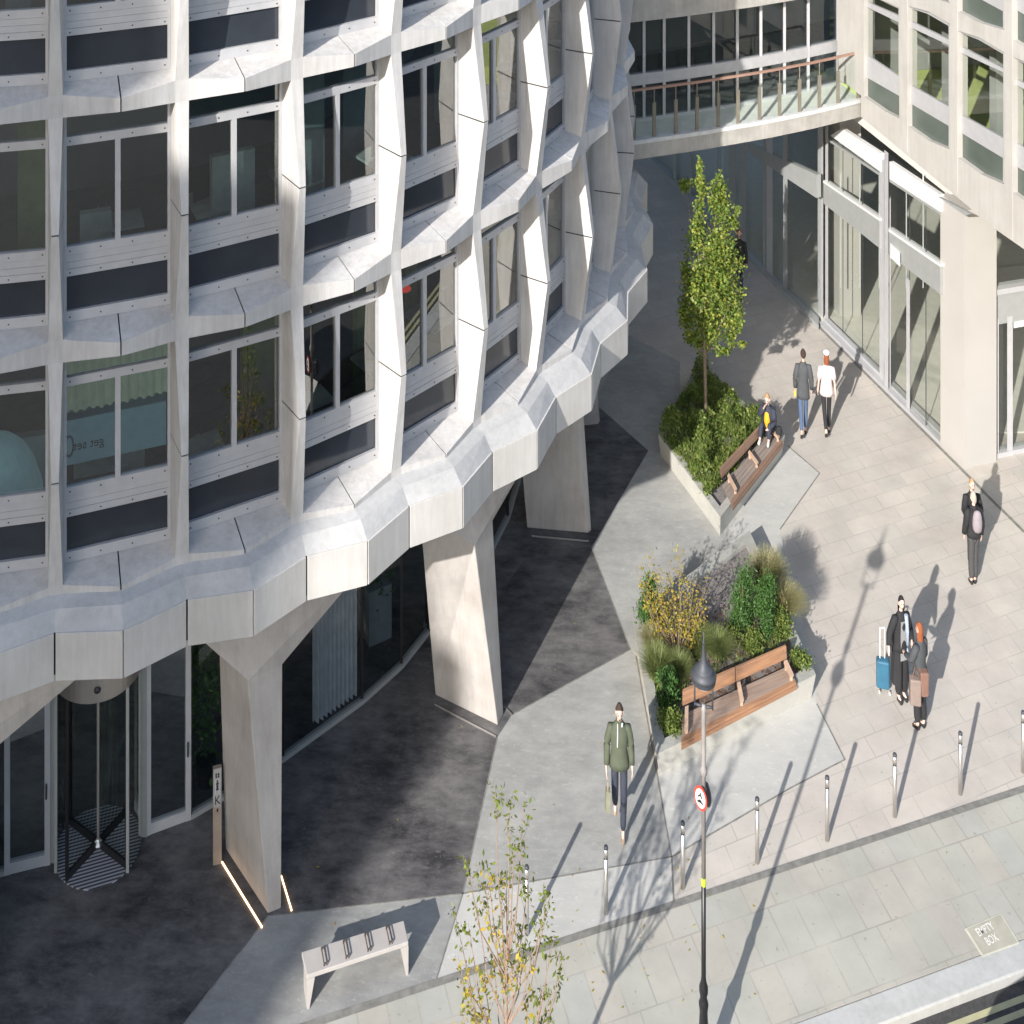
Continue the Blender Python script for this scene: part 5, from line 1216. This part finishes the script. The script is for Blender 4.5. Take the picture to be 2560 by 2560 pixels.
b = MB(); b.tube([bq+Vector((.0, -.035, .75)), bq+Vector((.006, 0, .86)), bq+Vector((.006, .03, .75))], .006, 5); b.build('handle', s_tan, tb1)
# couple walking away by the shopfront
g2 = P(2008, 1085)
def MBx(name, c, d, m, t, rz=0.0):
    b = MB(); b.box(c, d, rz); return b.build(name, m, t, bevel=.01)
def ex2(t, W, J): MBx('glove', W((-.25, .06, .80)), (.05, .05, .12), cloth('yellow_glove', (0.62, 0.48, 0.10)), t)
person('man in charcoal coat and blue jeans walking away past the far planter', (g2.x, g2.y), R_(-8), 1.74, dict(stance(), **{'ankR': (.07, -.02, .09), 'toeR': (.08, .13, .035), 'kneR': (.09, .08, .50), 'ankL': (-.10, -.42, .19), 'toeL': (-.10, -.30, .05), 'kneL': (-.09, -.12, .52), 'elbL': (-.25, .0, 1.14), 'wriL': (-.24, .04, .92)}),
       dict(hair=.001, hem=-.20, j_r=.0), dict(skin=M_skin, hair=h_dark, trousers=c_jean, shoe=s_blk, jacket=c_dgrey), extra=ex2)
g3 = P(2070, 1082)
person('woman in pale pink top and white cap walking beside the man in blue jeans', (g3.x-.03, g3.y), R_(-8), 1.66, dict(stance(), **{'ankR': (.07, -.03, .09), 'toeR': (.08, .12, .035), 'kneR': (.09, .07, .50), 'ankL': (-.07, -.42, .19), 'toeL': (-.07, -.30, .05), 'kneL': (-.09, -.12, .52), 'wriR': (.29, .0, .88)}),
       dict(hair=.14, hem=-.12, j_r=.015, sleeve=.4), dict(skin=M_skin2, hair=h_red, trousers=c_black, shoe=s_blk, jacket=c_pink),
       extra=lambda t, W, J: (lambda b: (b.lathe(W((0, .02, 1.70)), [(.066, -.01), (.066, .03), (.05, .055), (.02, .068)], 16), b.build('cap', s_wht, t, smooth=True)))(MB()))
# woman with suitcase, woman with tote
def exc(t, W, J):
    # long open coat skirts
    b = MB(); 
    for sx in (-1, 1):
        b.hexa([W((sx*.05, .10, 1.25)), W((sx*.17, .02, 1.25)), W((sx*.15, -.11, 1.25)), W((0, -.12, 1.25))], [W((sx*.11, .14, .30)), W((sx*.24, .02, .30)), W((sx*.2, -.17, .30)), W((0, -.19, .30))])
    b.build('coat_skirt', c_black, t, smooth=False); b = MB(); b.hexa([W((-.10, .13, .72)), W((.10, .13, .72)), W((.09, .10, .72)), W((-.09, .10, .72))], [W((-.09, .13, 1.36)), W((.09, .13, 1.36)), W((.08, .09, 1.36)), W((-.08, .09, 1.36))]); b.build('grey_top', c_grey, t)
    b = MB(); b.tube([W((-.07, .12, 1.46)), W((-.085, .16, 1.2)), W((-.09, .15, .8))], [.03, .026, .02], 6); b.build('scarf', cloth('pale_blue_scarf', (.36, .44, .55)), t)
g4 = P(2252, 1750)
person('dark-haired woman in long open black coat facing forward and gripping a blue suitcase', (g4.x, g4.y), R_(180+18), 1.66, dict(stance(.0, .02), **{'wriR': (.46, .12, 1.02), 'elbR': (.33, -.02, 1.16), 'wriL': (-.14, .26, 1.08), 'elbL': (-.27, .02, 1.14), 'yaw': -.3}),
       dict(hair=.16, hem=-.10, tr_r=.02), dict(skin=M_skin2, hair=h_black, trousers=c_black, shoe=s_blk, jacket=c_black), extra=exc)
g5 = P(2300, 1822)
def ext(t, W, J):
    b = MB(); b.hexa([W((-.18, -.12, 1.40)), W((.18, -.12, 1.40)), W((.15, -.04, 1.40)), W((-.15, -.04, 1.40))], [W((-.2, -.14, 1.0)), W((.2, -.14, 1.0)), W((.17, -.02, 1.0)), W((-.17, -.02, 1.0))]); b.build('shoulder_cape', c_slate, t)
person('auburn-haired woman in slate cardigan and flared black trousers holding a brown tote', (g5.x, g5.y), R_(38), 1.64, dict(stance(.0, -.06), **{'wriL': (-.14, .32, 1.14), 'elbL': (-.26, .08, 1.18), 'elbR': (.24, .02, 1.13), 'wriR': (.17, .20, 1.02)}),
       dict(hair=.26, hem=-.03, tr_r=.022, j_r=.006), dict(skin=M_skin2, hair=h_red, trousers=c_black, shoe=s_blk, jacket=c_slate))
# tote and backpack
M_brown = cloth('brown_leather', (0.20, 0.115, 0.085), .55); M_taupe = cloth('taupe_leather', (0.22, 0.17, 0.145), .6)
q = Vector((g5.x-.10, g5.y-.08, 0)); tt = thing('tote_bag', 'large brown and taupe tote bag hanging at the auburn-haired woman', 'bag', tuple(q))
b = MB(); b.hexa([q+Vector((-.11, -.09, .50)), q+Vector((.05, -.12, .50)), q+Vector((.06, .02, .50)), q+Vector((-.09, .04, .50))], [q+Vector((-.10, -.07, .88)), q+Vector((.06, -.10, .88)), q+Vector((.07, .03, .88)), q+Vector((-.08, .05, .88))]); b.build('sack', M_taupe, tt, bevel=.02)
b = MB(); q2 = q+Vector((.11, -.02, .14)); b.hexa([q2+Vector((-.05, -.09, .50)), q2+Vector((.06, -.08, .50)), q2+Vector((.06, .04, .50)), q2+Vector((-.04, .04, .50))], [q2+Vector((-.07, -.08, .86)), q2+Vector((.07, -.08, .86)), q2+Vector((.07, .04, .86)), q2+Vector((-.06, .04, .86))]); b.build('side_bag', M_brown, tt, bevel=.02)
b = MB(); b.tube([q+Vector((-.06, -.03, .87)), q+Vector((-.01, -.02, 1.04)), q+Vector((.05, -.02, .88))], .008, 6); b.build('handle', M_brown, tt)
# suitcase
q = P(2210, 1734); su = thing('suitcase', 'upright blue hard-shell suitcase with its white trolley handle raised', 'suitcase', tuple(q))
b = MB(); b.box((q.x, q.y+.05, .285), (.20, .13, .44), -.25); b.build('shell', simple('blue_shell', (0.035, 0.13, 0.21), 0.4), su, bevel=.03)
b = MB()
for dx in (-.04, .035): b.tube([(q.x+dx, q.y+.07, .50), (q.x+dx, q.y+.07, .98)], .009, 6)
b.tube([(q.x-.045, q.y+.07, .98), (q.x+.04, q.y+.07, .98)], .013, 6); b.build('trolley_handle', M_white, su)
for dx, dy in ((-.08, .0), (.07, -.03), (-.06, .10), (.08, .07)):
    b = MB(); b.tube([(q.x+dx, q.y+dy, .028), (q.x+dx+.015, q.y+dy, .028)], .026, 10); b.build('wheel', s_wht, su)
# pair by the corner column
def exb(t, W, J): pass
g6 = P(2434, 1462)
person('person in black cardigan with a lilac backpack seen from behind near the cream corner column', (g6.x, g6.y), R_(6), 1.64, dict(stance(.0, .02, w_=.06), **{'wriL': (-.24, .1, .92), 'elbL': (-.24, .0, 1.15)}), dict(hair=.03, hem=-.04, tr_r=.018), dict(skin=M_skin2, hair=cloth('ash_blond_hair', (.42, .36, .30)), trousers=c_dk, shoe=s_blk, jacket=c_black))
q = Vector((g6.x+.02, g6.y-.11, 0)); bk = thing('backpack', 'lilac grey backpack worn by the person in black cardigan', 'backpack', tuple(q))
bm_ = skin([(0, 0, .98), (0, -.01, 1.12), (0, 0, 1.30), (0, .02, 1.38)], [(0, 1), (1, 2), (2, 3)], [.10, .125, .11, .06], 1)
b = MB(); b.add([q+Vector((v.x*.8, v.y*.55, v.z)) for v in bm_[0]], bm_[1]); b.build('sack', cloth('lilac_canvas', (0.28, 0.245, 0.265)), bk, smooth=True)
b = MB()
for dx in (-.07, .07): b.tube([q+Vector((dx, .03, 1.0)), q+Vector((dx, .05, 1.36)), q+Vector((dx*.8, .20, 1.34))], .012, 6)
b.build('strap', c_black, bk)
g7 = P(2426, 1424)
person('blond person in black top facing the backpack wearer near the cream corner column', (g7.x+.03, g7.y+.02), R_(184), 1.62, dict(stance(w_=.07), **{'wriR': (.10, .25, 1.10), 'elbR': (.26, .05, 1.12), 'wriL': (-.10, .25, 1.12), 'elbL': (-.26, .05, 1.14)}), dict(hair=.05, hem=-.04), dict(skin=M_skin2, hair=h_blond, trousers=c_black, shoe=s_wht, jacket=c_black))
# passer-by in the shade
g8 = P(1850, 745)
person('person in dark clothes with reddish hair in the shade behind the tall tree', (g8.x-.02, g8.y), R_(160), 1.68, dict(stance(.1, -.1)), dict(hair=.08, hem=-.12), dict(skin=M_skin, hair=h_red, trousers=c_navy, shoe=s_blk, jacket=c_black))
# seated on the far bench
sp0 = P(1921, 1085, .50)
Js = dict(pelvis=(0, 0, .12), chest=(0, .06, .42), neck=(0, .08, .62), head=(0, .13, .77), shoL=(-.17, .08, .57), shoR=(.17, .08, .57), elbL=(-.23, .14, .34), elbR=(.22, .2, .42), wriL=(-.14, .34, .30), wriR=(.07, .26, .62),
          hipL=(-.09, .02, .11), hipR=(.09, .02, .11), kneL=(-.13, .34, .34), kneR=(.12, .36, .32), ankL=(-.14, .48, .07), ankR=(.12, .52, .07), toeL=(-.15, .62, .03), toeR=(.13, .66, .03), nod=.35)
person('person in mustard yellow top and dark jacket sitting on the end of the far bench', (sp0.x, sp0.y, .49), R_(150), 1.72, Js, dict(hair=.03, hem=-.02, j_r=-.004), dict(skin=M_skin2, hair=h_blond, trousers=c_navy, shoe=s_wht, jacket=c_navy),
       extra=lambda t, W, J: (lambda b: (b.hexa([W((-.24, -.12, .02)), W((.24, -.12, .02)), W((.2, .0, .02)), W((-.2, .0, .02))], [W((-.2, -.08, .58)), W((.2, -.08, .58)), W((.19, .03, .58)), W((-.19, .03, .58))]), b.build('dark_coat', c_navy, t), [ (lambda bb, vf: (bb.add([W(v) for v in vf[0]], vf[1]), bb.build('yellow_top', c_yel, t, smooth=True)))(MB(), skin([(0, .10, .16), (0, .13, .34), (0, .14, .54)], [(0, 1), (1, 2)], [.10, .115, .08])) ]))(MB()))
q = P(1948, 1098, .48); hb = thing('rucksack', 'small black bag beside the seated person on the far bench', 'bag', tuple(q))
bm_ = skin([(0, 0, .05), (0, .02, .16), (0, .03, .26)], [(0, 1), (1, 2)], [.09, .10, .05], 1); b = MB(); b.add([q+Vector((v.x*.8, v.y*.7, v.z)) for v in bm_[0]], bm_[1]); b.build('sack', c_black, hb, smooth=True)

# ================================================================== behind the glass
# panel, folds and faint glow standing in for a bus and trees reflected here
def TI(th, dep, z):        # inside the tower: th along the bay, dep behind the panes
    q = C(th, RW-dep); return Vector((q.x, q.y, z))
SCn = thing('bus_reflection', 'blue-grey panel with mirrored lettering and pale green folds, standing in for reflected bus and trees in a lowest tower window', 'reflection stand-in', tuple(TI(.5, .5, zr(-.13))))
b = MB(); b.hexa([TI(.04, .5, zr(-.15)), TI(.96, .5, zr(-.15)), TI(.96, .55, zr(-.15)), TI(.04, .55, zr(-.15))], [TI(.04, .5, zr(.045)), TI(.96, .5, zr(.045)), TI(.96, .55, zr(.045)), TI(.04, .55, zr(.045))]); b.build('panel', simple('bus_reflection_blue', (0.13, 0.21, 0.26), 0.6, emis=(.13, .21, .26), estr=0.25), SCn)
b = MB(); b.hexa([TI(.04, .48, zr(.045)), TI(.96, .48, zr(.045)), TI(.96, .56, zr(.045)), TI(.04, .56, zr(.045))], [TI(.04, .48, zr(.075)), TI(.96, .48, zr(.075)), TI(.96, .56, zr(.075)), TI(.04, .56, zr(.075))]); b.build('ledge', simple('bus_reflection_trim', (0.10, 0.17, 0.23), 0.5), SCn)
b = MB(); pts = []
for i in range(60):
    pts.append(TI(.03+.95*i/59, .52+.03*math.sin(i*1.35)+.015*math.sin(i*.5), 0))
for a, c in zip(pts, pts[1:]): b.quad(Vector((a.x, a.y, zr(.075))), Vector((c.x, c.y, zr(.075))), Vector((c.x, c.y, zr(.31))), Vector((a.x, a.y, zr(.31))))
b.build('curtain', simple('tree_reflection_green', (0.42, 0.47, 0.38), 0.9, emis=(.42, .47, .38), estr=0.12), SCn)  # folded sheet standing in for reflected trees, with a faint added glow
def text_mesh(body, size, name, m, parent, origin, xd, yd, ext=.002, sx=1.0, off=0.0):
    cu = bpy.data.curves.new(name, 'FONT'); cu.body = body; cu.size = size; cu.extrude = ext; cu.align_x = 'CENTER'; cu.offset = off; cu.space_line = .95
    o = bpy.data.objects.new('tmp', cu); COL.objects.link(o); bpy.context.view_layer.update()
    me = bpy.data.meshes.new_from_object(o.evaluated_get(bpy.context.evaluated_depsgraph_get()))
    vs = [v.co.copy() for v in me.vertices]; fs = [tuple(p.vertices) for p in me.polygons]
    bpy.data.objects.remove(o); bpy.data.curves.remove(cu); bpy.data.meshes.remove(me)
    xd, yd = Vector(xd).normalized(), Vector(yd).normalized(); nd_ = xd.cross(yd)
    b = MB(); b.add([Vector(origin)+xd*v.x*sx+yd*v.y+nd_*v.z for v in vs], fs)
    return b.build(name, m, parent)
xa = (TI(.9, .5, 0)-TI(.1, .5, 0)).normalized()
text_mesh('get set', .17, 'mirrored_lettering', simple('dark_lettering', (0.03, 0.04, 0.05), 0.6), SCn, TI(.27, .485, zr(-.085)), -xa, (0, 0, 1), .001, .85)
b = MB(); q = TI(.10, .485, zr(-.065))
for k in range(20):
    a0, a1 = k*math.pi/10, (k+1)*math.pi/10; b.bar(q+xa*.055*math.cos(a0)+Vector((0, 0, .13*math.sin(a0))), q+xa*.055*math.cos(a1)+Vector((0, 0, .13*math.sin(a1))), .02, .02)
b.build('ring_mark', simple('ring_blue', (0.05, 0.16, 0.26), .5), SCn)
# ribbed dome standing in for a vehicle's reflection, given a faint glow
q = TI(-.55, .8, zr(-.42)); DOME = thing('vehicle_reflection', 'pale blue ribbed dome standing in for a vehicle reflection in the leftmost lowest tower window', 'furniture', tuple(q))
b = MB(); b.lathe(q, [(.62*math.cos(a*math.pi/24)*(1+.012*(a % 2)), 1.15*math.sin(a*math.pi/24)) for a in range(0, 12)], 30); b.build('ribbed_shell', simple('vehicle_reflection_blue', (0.33, 0.52, 0.60), 0.5, emis=(.33, .52, .6), estr=0.12), DOME, smooth=False)
# lobby curtain, plant pot and chairs behind the ground-floor glass
LC = thing('curtain', 'blue-grey pleated curtain hanging behind the curved lobby glass', 'curtain', (-1.9, 20.4, 0))
b = MB(); a0, a1 = Vector((-1.82, 20.20, 0)), Vector((-1.20, 20.72, 0)); dv = a1-a0; nv = Vector((-dv.y, dv.x, 0)).normalized(); pts = [a0+dv*(i/70)+nv*.06*math.sin(i*.9) for i in range(71)]
for a, c in zip(pts, pts[1:]): b.quad(Vector((a.x, a.y, .05)), Vector((c.x, c.y, .05)), Vector((c.x, c.y, 4.25)), Vector((a.x, a.y, 4.25)))
b.build('fabric', simple('blue_grey_curtain', (0.80, 0.80, 0.82), 0.9), LC)
PT = thing('indoor_plant', 'dark leafy plant in a tall square grey pot behind the curved lobby glass', 'potted plant', (-.95, 21.9, 0))
b = MB(); b.box((-.95, 21.9, .45), (.42, .42, .9), .5); b.build('pot', simple('grey_pot', (0.30, 0.33, 0.34), 0.6), PT, bevel=.01)
b = MB()
for _ in range(500): leaf(b, (-.95+RG.gauss(0, .16), 21.9+RG.gauss(0, .16), 1.25+RG.gauss(0, .28)), .12, .4, .6)
b.build('foliage', L_dk, PT, recalc=False)
P2_ = thing('indoor_plant', 'tall dark leafy plant behind the lobby glass next to the sign totem', 'potted plant', (-3.35, 19.35, 0))
b = MB(); b.lathe((-3.32, 19.3, 0), [(.12, 0), (.15, .35)], 16); b.build('pot', M_black, P2_)
b = MB()
for _ in range(900): leaf(b, (-3.32+RG.gauss(0, .12), 19.3+RG.gauss(0, .12), 1.6+RG.gauss(0, .6)), .1, .5, .4)
b.build('foliage', L_dk, P2_, recalc=False)
def armchair(x, y, rz, m, label):
    t = thing('armchair', label, 'armchair', (x, y, 0), 'lobby armchairs'); b = MB(); b.box((x, y, .24), (.5, .5, .26), rz); b.build('seat', m, t, bevel=.04)
    c, s = math.cos(rz), math.sin(rz); b = MB(); b.box((x-s*.22, y+c*.22, .5), (.5, .12, .6), rz); b.build('backrest', m, t, bevel=.04)
    return t
armchair(-1.55, 21.55, .8, cloth('tan_leather', (.30, .17, .12)), 'tan leather armchair between the curtain and the potted plant')
armchair(-2.9, 20.4, .3, cloth('grey_wool', (.22, .23, .24)), 'pale grey armchair behind the glass beside the nearest column')
q = TI(3.62, .7, 0); q.z = HC-(722-YH)*q.y/FP; LM = thing('red_reflection', 'tiny red glowing stand-in for a reflection in the lowest storey glass right of centre', 'lamp', tuple(q))
b = MB(); b.lathe(q, [(.015, -.5), (.015, .0)], 8); b.build('stem', M_black, LM); b = MB(); b.lathe(q, [(.11, 0), (.06, .07)], 16); b.build('shade', simple('red_reflection_glow', (.5, .04, .03), .5, emis=(.8, .05, .03), estr=.5), LM)  # lamp shape and red glow standing in for a small reflection
# parked car beside the kerb, its shadow reaches into the picture
kx = Vector((7.0, 14.15, 0)); ang = R_(16.6); car = thing('parked_car', 'dark car parked by the kerb just below the right corner of the picture', 'car', tuple(kx))
u_ = Vector((math.cos(ang), math.sin(ang), 0)); v_ = Vector((-u_.y, u_.x, 0))
def CP(a, c, z): return kx + u_*a + v_*c + Vector((0, 0, z-.12))
M_car = simple('dark_car_paint', (0.02, 0.022, 0.03), 0.6, .0)
b = MB(); prof = [(-1.7, .3), (-1.7, .75), (-1.55, .9), (-.85, .95), (1.0, .95), (1.65, .82), (1.75, .6), (1.75, .3)]
b.hexa([CP(a, -.62, z) for a, z in prof], [CP(a, .62, z) for a, z in prof]); b.build('body', M_car, car, bevel=.04)
b = MB(); prof = [(-1.45, .94), (-1.1, 1.38), (-.7, 1.47), (.2, 1.47), (.6, 1.36), (1.0, .94)]
b.hexa([CP(a, -.55, z) for a, z in prof], [CP(a, .55, z) for a, z in prof]); b.build('cabin', M_black, car, bevel=.03)
for a in (-1.1, 1.15):
    for c in (-.6, .6):
        b = MB(); b.tube([CP(a, c-.08, .32), CP(a, c+.08, .32)], .32, 20); wv_ = b.build('wheel', M_black, car); b = MB(); b.tube([CP(a, c-.085, .32), CP(a, c+.085, .32)], .17, 16); b.build('rim', M_alu, wv_)

text_mesh('K', .17, 'letter', M_black, ts, text_later[0][2], text_later[0][3], (0, 0, 1), .002, .75)
text_mesh('EMPTY\nBOX', .135, 'sprayed_words', simple('white_spray', (0.72, 0.71, 0.66), 0.8), CVR, cc+Vector((-.05, 0.03, .006)), (math.cos(R_(22)), math.sin(R_(22)), 0), (-math.sin(R_(16)), math.cos(R_(16)), 0), .001, .66, 0.001)

# fitted interiors behind the tower glass and a little litter on the stone
RI = random.Random(5)
for n in (-1, 0, 1):
    b = MB(); d_ = MB()
    for th in range(-2, 10):
        f0 = zr(n+.5)
        if RI.random() < .75:
            dep = RI.uniform(.5, 2.2); t0 = th+RI.uniform(.05, .6); t1 = t0+RI.uniform(.12, .5); h = RI.choice((1.0, 1.5, 2.6))
            b.hexa([TI(t0, dep, f0), TI(t1, dep, f0), TI(t1, dep+.12, f0), TI(t0, dep+.12, f0)], [TI(t0, dep, f0+h), TI(t1, dep, f0+h), TI(t1, dep+.12, f0+h), TI(t0, dep+.12, f0+h)], RI.randrange(3))
        if RI.random() < .8:
            dep = RI.uniform(.5, 1.0); t0 = th+RI.uniform(.1, .4); t1 = t0+RI.uniform(.3, .5)
            d_.hexa([TI(t0, dep, f0+.72), TI(t1, dep, f0+.72), TI(t1, dep+.7, f0+.72), TI(t0, dep+.7, f0+.72)], [TI(t0, dep, f0+.76), TI(t1, dep, f0+.76), TI(t1, dep+.7, f0+.76), TI(t0, dep+.7, f0+.76)])
            for u in (.25, .7):
                c = TI(t0+(t1-t0)*u, dep+.25, f0+1.0); d_.box(c, (.3, .03, .25), RI.uniform(0, 1), 1)
    b.build('interior_partition', [simple('partition_%s' % c, q, .8) if 'partition_%s' % c not in MATS else MATS['partition_%s' % c] for c, q in (('white', (.62, .62, .6)), ('olive', (.30, .34, .14)), ('grey', (.32, .36, .38)))], TW)
    d_.build('interior_desks', [MATS['partition_white'], M_black], TW)
b = MB()
for _ in range(70):
    if RI.random() < .6: q = P(RI.uniform(1150, 1900), RI.uniform(2150, 2550), .013)
    else: q = P(RI.uniform(750, 2500), RI.uniform(1300, 2500), .013)
    a = RI.uniform(0, 6.28); d = Vector((math.cos(a), math.sin(a), 0))*RI.uniform(.012, .025); e_ = Vector((-d.y, d.x, 0))*.5
    k = len(b.v); b.v += [q-d, q+e_, q+d+Vector((0, 0, .008)), q-e_]; b.f.append((k, k+1, k+2, k+3)); b.m.append(0)
FLo = b.build('fallen_leaves', L_sy, None, recalc=False); tag(FLo, kind='stuff'); FLo['label'] = 'a few small yellow leaves fallen on the paving'

# low planting that knits the near planter's shrubs together
b = MB()
pc_ = sum(in2, Vector())/4
for q in scatter(in2, 5200):
    v = Vector((q[0], q[1], 0)); e1 = Vector((in2[3].x-in2[2].x, in2[3].y-in2[2].y, 0)).normalized(); dl_ = abs(e1.x*(q[1]-in2[2].y) - e1.y*(q[0]-in2[2].x))
    e2 = Vector((in2[2].x-in2[1].x, in2[2].y-in2[1].y, 0)).normalized(); df_ = abs(e2.x*(q[1]-in2[1].y) - e2.y*(q[0]-in2[1].x))
    if dl_ > RG.uniform(.25, .75) and not (.45 < df_ < RG.uniform(.5, 1.0)): continue
    if df_ < .42 and dl_ > .28: continue
    c_ = math.sin(q[0]*9)*math.cos(q[1]*7)
    if c_ < -.25: continue
    if RG.random() < .4: blade(b, (q[0], q[1], .33), (q[0]+RG.gauss(0, .08), q[1]+RG.gauss(0, .08), .33+RG.uniform(.1, .3)), .005, .3, 3)
    else: leaf(b, (q[0], q[1], .34+RG.uniform(0, .16)), .05, .45, .6)
LP_ = b.build('low_planting', L_gc, None, recalc=False); tag(LP_, kind='stuff'); LP_['label'] = 'low mixed green planting between the shrubs of the near planter'
